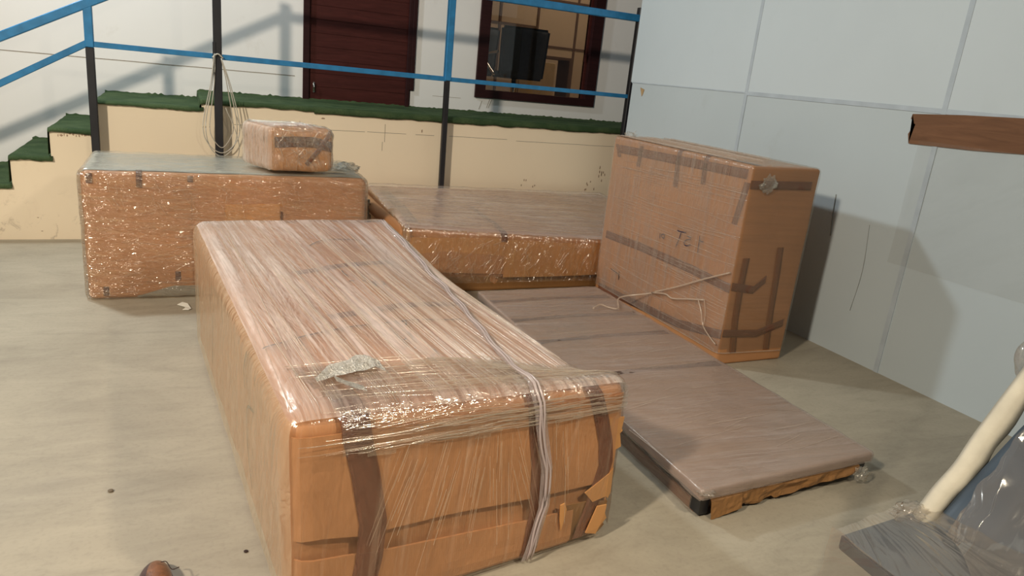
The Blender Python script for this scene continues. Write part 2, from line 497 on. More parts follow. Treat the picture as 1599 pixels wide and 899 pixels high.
R_slit=[[(0.0, 1.286, 0.256), (0.0, 1.172, 0.239), (0.0, 1.162, 0.201)], [(0.0, 1.171, 0.269), (0.0, 1.163, 0.206)]]
C_write=[[(0.55, 1.334, 0.685), (0.543, 1.295, 0.685), (0.55, 1.27, 0.685), (0.552, 1.255, 0.685)], [(0.619, 1.42, 0.685), (0.663, 1.432, 0.685), (0.663, 1.49, 0.685)], [(0.612, 1.341, 0.685), (0.618, 1.322, 0.685), (0.627, 1.319, 0.685), (0.623, 1.254, 0.685), (0.616, 1.191, 0.685), (0.596, 1.187, 0.685)], [(0.533, 1.18, 0.685), (0.559, 1.186, 0.685)], [(0.582, 1.262, 0.685), (0.592, 1.263, 0.685)], [(0.633, 1.195, 0.685), (0.648, 1.184, 0.685), (0.677, 1.203, 0.685)], [(0.641, 1.173, 0.685), (0.634, 1.13, 0.685), (0.642, 1.127, 0.685), (0.651, 1.176, 0.685)], [(0.701, 1.207, 0.685), (0.705, 1.185, 0.685), (0.69, 1.151, 0.685), (0.67, 1.126, 0.685)], [(0.546, 0.658, 0.685), (0.583, 0.664, 0.685), (0.594, 0.678, 0.685), (0.597, 0.664, 0.685)], [(0.551, 0.637, 0.685), (0.578, 0.626, 0.685), (0.594, 0.657, 0.685)], [(0.512, 0.615, 0.685), (0.507, 0.577, 0.685), (0.505, 0.525, 0.685), (0.507, 0.481, 0.685)], [(0.49, 0.494, 0.685), (0.515, 0.483, 0.685), (0.528, 0.496, 0.685), (0.53, 0.49, 0.685)], [(0.545, 0.577, 0.685), (0.555, 0.55, 0.685), (0.556, 0.508, 0.685)], [(0.571, 0.575, 0.685), (0.562, 0.543, 0.685), (0.565, 0.533, 0.685)], [(0.556, 0.508, 0.685), (0.553, 0.487, 0.685), (0.544, 0.475, 0.685), (0.54, 0.476, 0.685)], [(0.507, 0.469, 0.685), (0.51, 0.45, 0.685)], [(0.482, 0.423, 0.685), (0.512, 0.42, 0.685)], [(0.522, 0.404, 0.685), (0.529, 0.402, 0.685)], [(0.541, 0.403, 0.685), (0.539, 0.374, 0.685), (0.548, 0.344, 0.685)], [(0.56, 0.395, 0.685), (0.569, 0.397, 0.685)], [(0.589, 0.387, 0.685), (0.589, 0.364, 0.685), (0.573, 0.342, 0.685), (0.558, 0.329, 0.685), (0.552, 0.332, 0.685)]]
C_slit=[[(0.908, 0.792, 0.685), (0.8, 0.744, 0.685), (0.541, 0.666, 0.685), (0.379, 0.644, 0.685), (0.294, 0.62, 0.685), (0.186, 0.583, 0.685), (0.095, 0.534, 0.685), (0.029, 0.509, 0.685)], [(0.499, 1.759, 0.685), (0.633, 1.893, 0.685), (0.841, 1.92, 0.685), (0.855, 1.765, 0.685)]]
C_slitl=[[(0.0, 0.605, 0.584), (0.0, 0.718, 0.477), (0.0, 0.667, 0.461)], [(0.0, 0.528, 0.455), (0.0, 0.798, 0.286), (0.0, 0.828, 0.209), (0.0, 0.799, 0.052), (0.0, 0.728, 0.025)], [(0.0, 1.595, 0.386), (0.0, 1.732, 0.159), (0.0, 1.831, 0.041)]]
C_tape=[[(0.323, 1.325, 0.685), (0.417, 1.366, 0.685), (0.501, 1.399, 0.685), (0.686, 1.487, 0.685), (0.926, 1.621, 0.685)], [(0.323, 0.763, 0.685), (0.527, 0.813, 0.685), (0.712, 0.899, 0.685), (0.932, 1.006, 0.685), (1.08, 1.048, 0.685)], [(0.175, 0.133, 0.685), (0.18, 0.0, 0.672), (0.207, 0.0, 0.574), (0.228, 0.0, 0.444), (0.241, 0.0, 0.286), (0.207, 0.0, 0.158)], [(0.791, 0.259, 0.685), (0.73, 0.013, 0.685), (0.776, 0.0, 0.57), (0.807, 0.0, 0.413), (0.82, 0.0, 0.225), (0.851, 0.0, -0.077)], [(1.156, 0.42, 0.685), (0.985, 0.004, 0.685), (1.055, 0.0, 0.525), (1.108, 0.0, 0.349), (1.102, 0.0, 0.176), (1.064, 0.0, 0.046)]]
C_rope=[[(1.127, 2.151, 0.685), (1.119, 1.693, 0.685), (1.05, 1.199, 0.685), (0.966, 0.812, 0.685), (0.851, 0.363, 0.685), (0.761, 0.061, 0.685), (0.781, 0.0, 0.593), (0.833, 0.0, 0.408), (0.845, 0.0, 0.218), (0.798, 0.0, 0.015)]]
C_knot=[[(0.135, 0.173, 0.685), (0.2, 0.217, 0.685), (0.27, 0.249, 0.685), (0.33, 0.302, 0.685), (0.305, 0.17, 0.685)]]
R_tapeL=[[(0.0, 1.401, 1.151), (0.0, 1.052, 1.161), (0.0, 0.487, 1.174), (0.0, 0.033, 1.183)], [(0.0, 0.686, 1.119), (0.0, 0.673, 0.994)], [(0.0, 0.411, 1.149), (0.0, 0.405, 1.058)], [(0.0, 1.435, 1.18), (0.0, 1.386, 1.092)], [(0.0, 1.12, 1.206), (0.0, 1.13, 1.059)], [(0.0, 0.021, 1.137), (0.0, 0.065, 0.881)], [(0.0, 1.424, 0.495), (0.0, 0.961, 0.512), (0.0, 0.373, 0.515), (0.0, 0.001, 0.5)], [(0.0, 1.431, 0.072), (0.0, 0.976, 0.095), (0.0, 0.405, 0.129), (0.0, -0.2, 0.205)]]
R_tapeF=[[(0.003, 0.0, 1.128), (0.473, 0.0, 1.134)], [(0.078, 0.0, 0.689), (0.075, 0.0, 0.5), (0.085, 0.0, 0.293), (0.115, 0.0, 0.079)], [(0.331, 0.0, 0.753), (0.348, 0.0, 0.574), (0.363, 0.0, 0.321), (0.389, 0.0, 0.08)], [(0.009, 0.0, 0.213), (0.279, 0.0, 0.197), (0.488, 0.0, 0.258)], [(0.008, 0.0, 0.513), (0.179, 0.0, 0.488), (0.264, 0.0, 0.555)]]

PI = math.pi
# ------------------------------------------------------------------ the setting
bm = bmesh.new(); box(bm, -7, 8, -4, 11, -.1, 0)
setp(obj('floor', bm, 'concrete'), 'worn grey-beige concrete floor of the hall', 'floor', kind='structure')

YF, YW = 6.46, 7.5
prof = [(-1.99, 0), (-1.99, -.0), (-1.99, .19), (-1.72, .19), (-1.72, .30), (-1.45, .30), (-1.45, .41), (-1.185, .41), (-1.185, .63), (-.917, .63), (-.917, .85), (-.60, .85), (-.60, 1.075), (.155, 1.075), (.155, 1.14), (6.6, 1.14), (6.6, 0)]
prof = [(-2.0, 0), (-2.0, .2), (-1.45, .2), (-1.45, .41), (-1.185, .41), (-1.185, .63), (-.917, .63), (-.917, .85), (-.60, .85), (-.60, 1.075), (.155, 1.075), (.155, 1.14), (6.6, 1.14), (6.6, 0)]
bm = bmesh.new()
cols = [-2.0, -1.45, -1.185, -.917, -.60, .155, 6.6]; tops = [.2, .41, .63, .85, 1.075, 1.14]
for i, t in enumerate(tops):
    box(bm, cols[i], cols[i+1], YF, YW, 0, t)
bmesh.ops.remove_doubles(bm, verts=bm.verts, dist=1e-5)
o = setp(obj('platform', bm, 'wall_low'), 'cream painted raised platform with steps at its left end', 'platform', kind='structure')
# hairline render joint, conforming strip on the platform face
bm = bmesh.new()
for x0, x1, z in ((.40, 1.5, .978), (1.52, 2.15, .981), (2.3, 2.9, .985), (3.0, 4.2, .977)):
    n = int((x1-x0)/.08)
    for i in range(n):
        a = x0+(x1-x0)*i/n; b = x0+(x1-x0)*(i+1)/n; zz = z+.003*noise.noise(Vector((a*4, 0, 0)))
        if noise.noise(Vector((a*3, 2, 0))) > -.35: box(bm, a, b, YF-.0015, YF+.001, zz, zz+.0035)
for x, z0, z1 in ((1.68, .90, 1.06), (1.66, .82, .9), (.93, .86, 1.04)):
    box(bm, x, x+.004, YF-.0012, YF, z0, z1)
setp(obj('trim_1', bm, 'groove'), 'hairline joint in the cream platform face', 'joint', kind='structure')
# chips and marks on the face
bm = bmesh.new()
rnd = random.Random(3)
def chip(bm, x, z, sx, sz, y=YF, n=9):
    vs = [(x+sx*math.cos(a)*rnd.uniform(.6, 1.2), z+sz*math.sin(a)*rnd.uniform(.6, 1.2)) for a in [2*PI*k/n for k in range(n)]]
    f = [bm.verts.new((p[0], y-.002, p[1])) for p in vs]; g = [bm.verts.new((p[0], y+.001, p[1])) for p in vs]
    bm.faces.new(f[::-1])
    for k in range(n): bm.faces.new((f[k], f[(k+1)%n], g[(k+1)%n], g[k]))
chip(bm, 1.13, 1.075, .018, .008); chip(bm, 2.03, 1.02, .006, .016)
for x in [-.86+.02*i for i in range(14)]: chip(bm, x, .838-rnd.random()*.02, .009*rnd.uniform(.3, 1.3), .010)
for k in range(16): chip(bm, rnd.uniform(-1.3, 1.5), rnd.uniform(.05, .2), .008, .003)
for k in range(9): chip(bm, rnd.gauss(4.03, .03), rnd.uniform(.5, .78), .006, .018)
for k in range(5): chip(bm, rnd.gauss(3.85, .04), rnd.uniform(.5, .62), .006, .012)
for k in range(5): chip(bm, rnd.gauss(3.14, .05), rnd.uniform(.52, .60), .006, .012)
for k in range(12): chip(bm, rnd.uniform(.5, 1.1), rnd.uniform(.9, 1.05), .012, .003)
setp(obj('trim_2', bm, simple('chipped_plaster_marks', (168, 144, 120), .9)), 'chips and scuffs in the cream platform face', 'marks', kind='structure')

# turf over treads and platform
def turf_run(bm, x0, x1, z, hem, left_riser):
    n = max(3, int((x1-x0)/.025)); m = 14; rows = []
    for i in range(n+1):
        x = x0+(x1-x0)*i/n; col = []
        f = noise.noise(Vector((x*7, z*5, 0)))*.012 + noise.noise(Vector((x*40, z, 3)))*.007
        sag = hem + f
        col += [(x, YF-.020, z-sag), (x, YF-.026, z-sag*.5), (x, YF-.022, z+.014), (x, YF-.006, z+.027)]
        for k in range(m+1):
            y = YF+.01+(YW-.012-YF-.01)*k/m
            col.append((x, y, z+.028+noise.noise(Vector((x*5, y*5, 1)))*.006))
        col.append((x, YW-.006, z+.034+abs(noise.noise(Vector((x*22, z, 9))))*.03))
        if i == 0 and left_riser: col = [(p[0]-.0, p[1], p[2]-.006) for p in col]
        rows.append([bm.verts.new(p) for p in col])
    for r0, r1 in zip(rows[:-1], rows[1:]):
        for k in range(len(r0)-1):
            q = bm.faces.new((r0[k], r1[k], r1[k+1], r0[k+1])); q.smooth = True
    if left_riser:                       # the turf goes on down the riser
        c0 = rows[0]; low = []
        for v in c0: low.append(bm.verts.new((v.co.x-.006, v.co.y, z-left_riser+.02)))
        for k in range(1, len(c0)-1): bm.faces.new((c0[k], c0[k+1], low[k+1], low[k]))
    # underside, so that the runner has a thickness
    for r0, r1 in zip(rows[:-1], rows[1:]):
        bm.faces.new((r0[0], r1[0], r1[4], r0[4]))
t = empty('turf_carpet', (2, 7, 1.17), 'dark green artificial grass carpet laid over the steps and platform', 'carpet')
for x0, x1, z, hem, lr in ((-2.0, -1.45, .2, .012, 0), (-1.457, -1.185, .41, .012, .2), (-1.192, -.905, .63, .008, .2), (-.925, -.59, .85, .006, .2), (-.61, .17, 1.075, .004, .2), (.145, 1.05, 1.14, .012, .06), (1.05, 6.5, 1.14, .03, 0)):
    bm = bmesh.new(); turf_run(bm, x0, x1, z, hem, lr)
    o = obj('tread_cover' if x1 < .2 else 'platform_cover', bm, 'turf', t)

# building wall with door and window openings
bm = bmesh.new(); TH = .15; ZT = 4.2
for d in ((-4.5, 1.11, 0, ZT), (1.11, 2.205, 0, 1.155), (1.11, 2.205, 3.25, ZT), (2.205, 2.93, 0, ZT), (2.93, 4.42, 0, 1.335), (2.93, 4.42, 2.95, ZT), (4.42, 6.6, 0, ZT)):
    box(bm, d[0], d[1], YW, YW+TH, d[2], d[3])
setp(obj('wall_back', bm, 'wall_back'), 'off-white wall behind the platform with door and window', 'wall', kind='structure')
bm = bmesh.new()
for i in range(60):
    a = -4.4+i*.092
    if a > 1.0: break
    zz = 1.379+.002*noise.noise(Vector((a*3, 0, 0))); box(bm, a, a+.094, YW-.002, YW+.001, zz, zz+.006)
for i in range(4): box(bm, 2.45+i*.08, 2.53+i*.08, YW-.002, YW+.001, 1.30, 1.303)
for a in ((2.99, 1.20, .03), (3.08, 1.22, .03), (3.10, 1.22, .035)):
    bar(bm, (a[0], YW-.001, a[1]), (a[0]+a[2], YW-.001, a[1]+.09), .004)
setp(obj('trim_3', bm, 'groove'), 'thin joint line along the off-white wall', 'joint', kind='structure')

# door
t = empty('door_1', (1.65, YW, 1.16), 'dark red-brown wooden door with horizontal grooves', 'door', kind='structure')
bm = bmesh.new()
n = 16; zz0, zz1 = 1.17, 3.2
for i in range(n):
    a = zz0+(zz1-zz0)*i/n; b = zz0+(zz1-zz0)*(i+1)/n
    box(bm, 1.165, 2.15, YW+.01, YW+.05, a+.003, b-.003)
box(bm, 1.165, 2.15, YW+.016, YW+.045, zz0, zz1)
obj('door_leaf', bm, 'door', t)
bm = bmesh.new(); box(bm, 1.105, 1.165, YW-.02, YW+.1, 1.155, 3.26); box(bm, 2.15, 2.19, YW-.02, YW+.1, 1.155, 3.26); box(bm, 2.19, 2.235, YW-.022, YW+.02, 1.335, 3.26); box(bm, 1.165, 2.15, YW-.02, YW+.1, 3.2, 3.26)
bevel(bm, .004, 1); obj('door_frame', bm, 'frame', t)
bm = bmesh.new(); box(bm, 1.205, 1.222, YW-.006, YW+.012, 1.24, 1.34); bevel(bm, .003); tube(bm, [(1.2135, YW-.018, 1.25), (1.2135, YW-.018, 1.33)], .006)
box(bm, 1.208, 1.219, YW-.02, YW, 1.262, 1.27); box(bm, 1.208, 1.219, YW-.02, YW, 1.312, 1.32)
obj('door_bolt', bm, 'chrome', t)

# window
t = empty('window_1', (3.67, YW, 1.33), 'dark wood framed window looking into an office', 'window', kind='structure')
bm = bmesh.new()
x0, x1, z0, z1, fw_ = 2.925, 4.425, 1.325, 2.96, .115
box(bm, x0, x0+fw_, YW-.03, YW+.13, z0, z1); box(bm, x1-fw_-.01, x1, YW-.03, YW+.13, z0, z1)
box(bm, x0+fw_, x1-fw_-.01, YW-.03, YW+.13, z0, z0+.085); box(bm, x0+fw_, x1-fw_-.01, YW-.03, YW+.13, z1-.1, z1)
obj('window_frame', bm, 'frame', t)
bm = bmesh.new(); box(bm, x1-fw_-.035, x1-fw_-.01, YW+.03, YW+.07, z0+.085, z1-.1); box(bm, x0+fw_, x0+fw_+.012, YW+.03, YW+.07, z0+.085, z1-.1)
box(bm, x1-fw_-.045, x1-fw_-.03, YW+.01, YW+.05, 1.82, 1.90)
obj('window_sash', bm, 'door', t)
boxobj('window_pane', (x0+fw_+.005, x1-fw_-.02, YW+.05, YW+.055, z0+.08, z1-.1), 'glass', t)

# office behind the window
bm = bmesh.new()
box(bm, 1.9, 7.9, YW+TH, 10.2, 1.02, 1.12); setp(obj('floor_office', bm, 'inner'), 'floor of the office behind the window', 'floor', kind='structure')
bm = bmesh.new(); box(bm, 1.8, 1.9, YW+TH, 10.3, 1.02, 4.1); setp(obj('wall_office_left', bm, 'inner'), 'left beige wall of the office behind the window', 'wall', kind='structure')
bm = bmesh.new(); box(bm, 7.9, 8, YW+TH, 10.3, 1.02, 4.1); setp(obj('wall_office_right', bm, 'inner'), 'right beige wall of the office behind the window', 'wall', kind='structure')
bm = bmesh.new(); box(bm, 1.9, 7.9, 10.2, 10.3, 1.02, 4.1); setp(obj('wall_office_back', bm, 'inner'), 'beige panelled rear wall of the office behind the window', 'wall', kind='structure')
bm = bmesh.new(); box(bm, 1.8, 8, YW+TH, 10.3, 4.1, 4.2)
setp(obj('ceiling', bm, 'wall_back'), 'ceiling of the office', 'ceiling', kind='structure')
bm = bmesh.new()
for x in (3.55, 4.29, 4.90, 5.56, 6.3): box(bm, x-.018, x+.018, 10.185, 10.2, 1.12, 4.1)
for a, b, z in ((2.0, 4.9, 2.31), (4.9, 6.4, 2.06), (4.9, 7.5, 2.72)): box(bm, a, b, 10.187, 10.2, z-.014, z+.014)
setp(obj('trim_4', bm, 'inner_line'), 'brown joint lines of the office wall panels', 'trim', kind='structure')
d = bpy.data.lights.new('office_fill_light', 'AREA'); d.energy = 34; d.size = .9; d.color = (1, .82, .62)  # unseen lamp added to brighten the enclosed office
o = bpy.data.objects.new('office_fill_light', d); o.location = (5.2, 9.0, 3.95); COL.objects.link(o)

def office_chair(loc, rz, label):
    t = empty('office_chair', (0,0,0), label, 'chair', 'office chairs behind the window')
    bm = bmesh.new(); box(bm, -.33, .33, .20, .28, .42, 1.02)
    for v in bm.verts:
        if v.co.z > .9: v.co.x *= .92; v.co.y += .05
        else: v.co.x *= .86
    bmesh.ops.subdivide_edges(bm, edges=bm.edges, cuts=4, use_grid_fill=True)
    for v in bm.verts:
        k = 1-abs(v.co.x)/.33; v.co.y += .03*k
    bmesh.ops.bevel(bm, geom=[e for e in bm.edges if e.calc_face_angle(0) > 1], offset=.03, segments=3, affect='EDGES')
    obj('backrest', bm, 'fabric', t, True)
    bm = bmesh.new(); box(bm, -.25, .25, -.26, .22, .42, .50); bevel(bm, .035, 3); obj('seat', bm, 'fabric', t, True)
    for s in (-1, 1):
        bm = bmesh.new(); tube(bm, catmull([(s*.30, .2, .72), (s*.36, .05, .70), (s*.36, -.12, .68), (s*.33, -.14, .58), (s*.26, -.02, .45)], 6), .016)
        obj('armrest', bm, 'chrome', t)
    bm = bmesh.new(); tube(bm, [(0,0,.43), (0,0,.10)], .028, 12); obj('gas_lift', bm, 'chrome', t)
    for k in range(5):
        a = 2*PI*k/5; c, s_ = math.cos(a), math.sin(a)
        bm = bmesh.new(); tube(bm, [(0,0,.12), (c*.28, s_*.28, .075)], [.025, .016]); l_ = obj('base_leg', bm, 'black_plastic', t)
        bm = bmesh.new(); tube(bm, [(c*.28-s_*.02, s_*.28+c*.02, .03), (c*.28+s_*.02, s_*.28-c*.02, .03)], .028, 12); obj('caster', bm, 'black_plastic', l_)
    t.location = loc; t.rotation_euler = (0,0,rz); return t
office_chair((3.83, 8.50, 1.13), 3.05, 'dark office chair nearer the middle of the window, with a tall back and chrome arms')
office_chair((3.46, 9.25, 1.13), 3.2, 'dark office chair partly cut off by the left edge of the window frame')
bm = bmesh.new(); box(bm, 4.10, 4.66, 9.0, 9.1, 1.12, 1.80); bevel(bm, .004, 1)
box(bm, 4.13, 4.63, 8.99, 9.0, 1.15, 1.77)
setp(obj('cream_panel', bm, 'cream_board'), 'cream board standing behind the dark office chairs', 'board')
bm = bmesh.new(); box(bm, 4.5, 5.1, 9.35, 9.7, 1.86, 1.90); box(bm, 4.52, 4.56, 9.32, 9.68, 1.12, 1.86); box(bm, 5.04, 5.08, 9.32, 9.68, 1.12, 1.86); bevel(bm, .004, 1)
setp(obj('side_desk', bm, 'inner_line'), 'brown desk at the back of the office', 'desk')

# right wall of panels
XW = 4.01
bm = bmesh.new(); box(bm, XW, XW+.1, -3, 6.115, 1.645, 4.2)
setp(obj('wall_right', bm, 'wall_right'), 'pale blue-grey panel partition wall', 'wall', kind='structure')
bm = bmesh.new(); box(bm, XW+.003, XW+.1, -3, 6.09, 0, 1.645)
setp(obj('wall_right_lower', bm, 'wall_right_low'), 'greyer lower panels of the partition wall', 'wall', kind='structure')
bm = bmesh.new()
for y in (4.485, 2.83, 1.17): box(bm, XW-.0025, XW+.004, y-.016, y+.016, 0, 4.2)
box(bm, XW-.002, XW+.004, -3, 4.5, 1.622, 1.652)
box(bm, XW-.0015, XW+.004, 4.5, 6.1, 1.635, 1.645)
setp(obj('trim_5', bm, 'seam'), 'pale taped joints between the partition panels', 'joint', kind='structure')
bm = bmesh.new(); vs = [(5.87, 1.585), (5.94, 1.60), (5.90, 1.52), (5.885, 1.545)]
plate(bm, [(XW-.002, *p) for p in vs], (.004, 0, 0))
setp(obj('trim_6', bm, simple('torn_board_patch', (176, 146, 104), .9)), 'small torn brown patch on the partition', 'mark', kind='structure')
bm = bmesh.new(); tube(bm, catmull([(XW-.001, 3.44, 1.04), (XW-.001, 3.43, .9), (XW-.001, 3.41, .76)], 4), .003, 4)
tube(bm, catmull([(XW-.001, 3.13, .9), (XW-.001, 3.1, .6), (XW-.001, 3.12, .32)], 4), .0015, 4)
setp(obj('trim_7', bm, simple('scratch', (150, 152, 146), .9)), 'scratches on the partition', 'mark', kind='structure')

# ------------------------------------------------------------------ railing
t = empty('railing', (2, 6.36, 0), 'blue and black steel railing along the platform and down the steps', 'railing')
Y = 6.36
def seg(name, a, b, w, mat, label=None, h=None):
    bm = bmesh.new(); bar(bm, a, b, w, h); bevel(bm, w*.08, 1)
    o = obj(name, bm, mat, t)
    if label: o['label'] = label
    return o
seg('post', (-.607, Y, 0), (-.597, Y, 1.49), .055, 'black', 'black lower post at the top of the steps')
seg('post', (-.597, Y, 1.49), (-.594, Y, 1.86), .058, 'blue', 'blue upper post at the top of the steps')
seg('post', (.278, Y, 0), (.283, Y, 2.35), .062, 'black', 'tall black post')
bm = bmesh.new(); box(bm, .245, .27, Y-.036, Y-.005, 1.40, 1.62); bevel(bm, .004, 1); o = obj('post_sleeve', bm, 'black', t)
seg('post', (2.222, Y, 0), (2.207, Y, 1.49), .045, 'black', 'black lower post near the window')
seg('post', (2.207, Y, 1.49), (2.204, Y, 2.3), .06, 'blue', 'blue upper post near the window')
seg('post', (4.172, Y, 0), (4.172, Y, 2.35), .06, 'black', 'black post beside the partition')
seg('middle_rail', (-.6, Y, 1.513), (.25, Y, 1.51), .04, 'blue')
seg('middle_rail', (.315, Y, 1.508), (2.2, Y, 1.503), .042, 'blue')
seg('middle_rail', (2.2, Y, 1.503), (4.15, Y, 1.50), .038, 'blue')
seg('middle_rail', (-.6, Y, 1.525), (-2.1, Y, .63), .045, 'blue')
seg('top_rail', (.28, Y, 2.25), (4.16, Y, 2.25), .065, 'blue')
seg('top_rail', (.28, Y, 2.26), (-2.1, Y, 1.0), .062, 'blue')

bm = bmesh.new()
for dx0, dx1, zb, yy, r in ((-.015, .03, .73, -.050, .0045), (-.02, .045, .76, -.062, .004), (0.0, .02, .80, -.042, .004)):
    cx = .30; hw = (.12, .14, .09)[[.73, .76, .80].index(zb)]
    tube(bm, catmull([(.262+dx0*.3, Y+yy, 1.53), (cx-hw*.55, Y+yy, 1.30), (cx-hw, Y+yy, .98), (cx-hw*.75, Y+yy, zb+.07), (cx, Y+yy, zb), (cx+hw*.75, Y+yy, zb+.09), (cx+hw*.95, Y+yy, 1.0), (cx+hw*.5, Y+yy, 1.3), (.305, Y+yy, 1.5)], 8), r, 6)
tube(bm, catmull([(.33, Y-.05, 1.12), (.40, Y-.05, .95), (.43, Y-.05, .80), (.40, Y-.05, .70), (.33, Y-.05, .68)], 8), .004, 6)
tube(bm, catmull([(.24, Y-.052, 1.50), (.28, Y-.055, 1.53), (.32, Y-.052, 1.50)], 5), .006, 6)
setp(obj('cable_coil', bm, 'cable'), 'pale cable looped and hanging from the tall black railing post', 'cable')

# ------------------------------------------------------------------ the packages
def rp(a, b): return random.uniform(a, b)
def panel_bm(B, x0, x1, zlo, zhi, off=.006, th=.004, nx=None, axis=1, crumple=0., sd=0):
    """an outer sheet of board lying on the front (axis 1) or left (axis 0) face"""
    nx = nx or max(2, int((x1-x0)/.03)); m = 6; bm = bmesh.new(); uvl = bm.loops.layers.uv.verify(); A = []
    for i in range(nx+1):
        x = x0+(x1-x0)*i/nx; a, b = zlo(x), zhi(x); col = []
        for k in range(m+1):
            z = a+(b-a)*k/m
            q = [x, 0, z] if axis == 1 else [0, x, z]
            e = off + crumple*abs(noise.noise(Vector((x*7+sd, z*11, sd))))
            q2 = [q[0], q[1], q[2]]
            col.append((bm.verts.new(B.map(q2, e+th)), bm.verts.new(B.map(q2, e-.001)), (x, z)))
        A.append(col)
    def add(vs, uv):
        f = bm.faces.new(vs); f.smooth = False
        for lp, u in zip(f.loops, uv): lp[uvl].uv = u
    for i in range(nx):
        for k in range(m):
            c = [A[i][k], A[i+1][k], A[i+1][k+1], A[i][k+1]]
            add([v[0] for v in c], [v[2] for v in c]); add([v[1] for v in c[::-1]], [v[2] for v in c[::-1]])
        for k in (0, m):
            add([A[i][k][0], A[i+1][k][0], A[i+1][k][1], A[i][k][1]], [A[i][k][2]]*4)
    for i in (0, nx):
        for k in range(m):
            add([A[i][k][0], A[i][k+1][0], A[i][k+1][1], A[i][k][1]], [A[i][k][2]]*4)
    return bm
def lin(*P):
    def f(x):
        for (a, u), (b, v) in zip(P[:-1], P[1:]):
            if x <= b: return u+(v-u)*(x-a)/(b-a) if x > a else u
        return P[-1][1]
    return f

# ---- large package in front
t = empty('wrapped_package', (.7, 2.9, 0), 'largest film-wrapped cardboard package, long and low, nearest to the viewer', 'package', 'film-wrapped packages on the floor')
obj('carton', soft_bm(BCr, .025, 0, wrinkle(.005, 5, 1)), 'card', t, True)
LX, LY, LZ = BC.L
zl = lin((0, .312), (.083, .312), (.2, .289), (.49, .29), (.8, .271), (1.17, .262))
obj('lid_flap', panel_bm(BC, .0, LX+.002, zl, lambda x: LZ-.05, .004, .006, crumple=.004), 'card', t)
zt = lin((0, .25), (.196, .228), (.21, .222), (.5, .201), (.8, .178), (.98, .172))
obj('base_flap', panel_bm(BC, .0, .98, lambda x: .004, zt, .004, .006, crumple=.005, sd=3), 'card', t)
# torn board at the right corner
def torn(poly, y_off, name, mat, fold=0.):
    bm = bmesh.new(); vs = []
    for (x, z) in poly:
        q = [x, 0, z]
        if x > LX: p = Vector(BC.map([LX, 0, z], 0)); p = p + Vector((x-LX, .02*fold, 0))
        else: p = Vector(BC.map(q, 0))
        vs.append(bm.verts.new(p + Vector((0, -y_off, 0))))
    f = bm.faces.new(vs)
    r = bmesh.ops.extrude_face_region(bm, geom=[f])
    for v in r['geom']:
        if isinstance(v, bmesh.types.BMVert): v.co.y += .005
    bmesh.ops.triangulate(bm, faces=bm.faces)
    return obj(name, bm, mat, t)
torn([(1.03, .53), (1.10, .545), (1.19, .53), (1.185, .48), (1.19, .47), (1.18, .46), (1.192, .40), (1.15, .392), (1.10, .40), (1.09, .45)], .012, 'torn_flap', 'card_or')
torn([(1.0, .385), (1.135, .395), (1.14, .33), (1.17, .32), (1.165, .27), (1.10, .25), (1.02, .27)], .008, 'torn_flap', 'card_dk')
torn([(1.02, .24), (1.12, .30), (1.168, .31), (1.17, .20), (1.135, .185), (1.12, .20), (1.06, .19)], .018, 'torn_flap', 'card_or')
torn([(.93, .20), (1.06, .19), (1.10, .175), (1.155, .16), (1.14, .135), (1.165, .12), (1.12, .11), (1.13, .07), (1.15, .05), (1.12, .02), (1.0, .01), (.94, .01)], .010, 'torn_flap', 'card_dk')
torn([(1.04, .06), (1.08, .17), (1.125, .165), (1.12, .13), (1.135, .10), (1.10, .07), (1.09, .04)], .026, 'torn_flap', 'card_or')
torn([(.915, .215), (.935, .22), (.945, .19), (.935, .13), (.93, .10), (.92, .15)], .02, 'torn_flap', 'card_or')
for i, T in enumerate(C_tape):
    if i < 2: w_, off, m_ = .045, .004, 'tape'
    else: w_, off, m_ = (.085, .062, .062)[i-2], .013, 'tape'
    P = [list(q) for q in T]
    if i == 2: P = [[.170, .13, LZ], [.178, 0, LZ], [.185, 0, .62], [.21, 0, .50], [.235, 0, .33], [.225, 0, .2], [.19, 0, .03]]
    if i == 3: P = [[.79, .30, LZ], [.77, .0, LZ], [.785, 0, .57], [.81, 0, .413], [.82, 0, .225], [.80, 0, .02]]
    if i == 4: P = [[1.0, .33, LZ], [1.005, .0, LZ], [1.055, 0, .55], [1.085, 0, .45], [1.10, 0, .349], [1.06, 0, .176], [1.02, 0, .04]]
    obj('tape_strip', strip_bm(BC, P, w_, off, .0012, .03, (1,0,0) if i > 1 else None), m_, t)
for s_ in C_slit: obj('board_slit', strokes(BC, [s_], .007, .007), 'dark', t)
for s_ in [[(0, .62, .63), (0, .70, .54), (0, .69, .47)], [(0, .52, .46), (0, .64, .42), (0, .68, .33), (0, .66, .22), (0, .60, .12)], [(0, 1.6, .42), (0, 1.66, .25), (0, 1.70, .14)]]: obj('board_slit', strokes(BC, [s_], .010, .006), 'dark', t)
for s_ in (C_write[:8], C_write[8:]): obj('handwriting', strokes(BC, s_, .0075, .008), 'ink', t)
FT = film('film_big_top', PI/2-.02, 46, 40, .24, .84, (230, 208, 196), 12, 0.25, 0.22, 1.6, 1.6, (.44, .56))
FF = film('film_big_front', PI/2+.10, 60, 60, .0, .30, (222, 190, 160), 16, 0.4, 0.1, 1.5, 2.4, (.52, .66), seed=3)
FS = film('film_big_side', 1.2, 50, 12, .30, .50, (222, 198, 166), 12, 0.5, 0.15, 1.2, 1.5, (.42, .66), seed=5)
FB = film('film_edge_band', .03, 80, 26, .0, .14, (250, 228, 196), 36, 0.35, 0.16, 4.0, 3.0, (.50, .66), seed=9)
bm = soft_bm(BC, .022, .018, wrinkle(.0035, 8, 2), keep=lambda m, a, s: not (a == 2 and s == 0) and not (a == 1 and s == 1) and not (a == 1 and m[0] > 1.12 and m[2] < .55) and not (a == 0 and m[2] < .03), mats=(0, 1, 2))
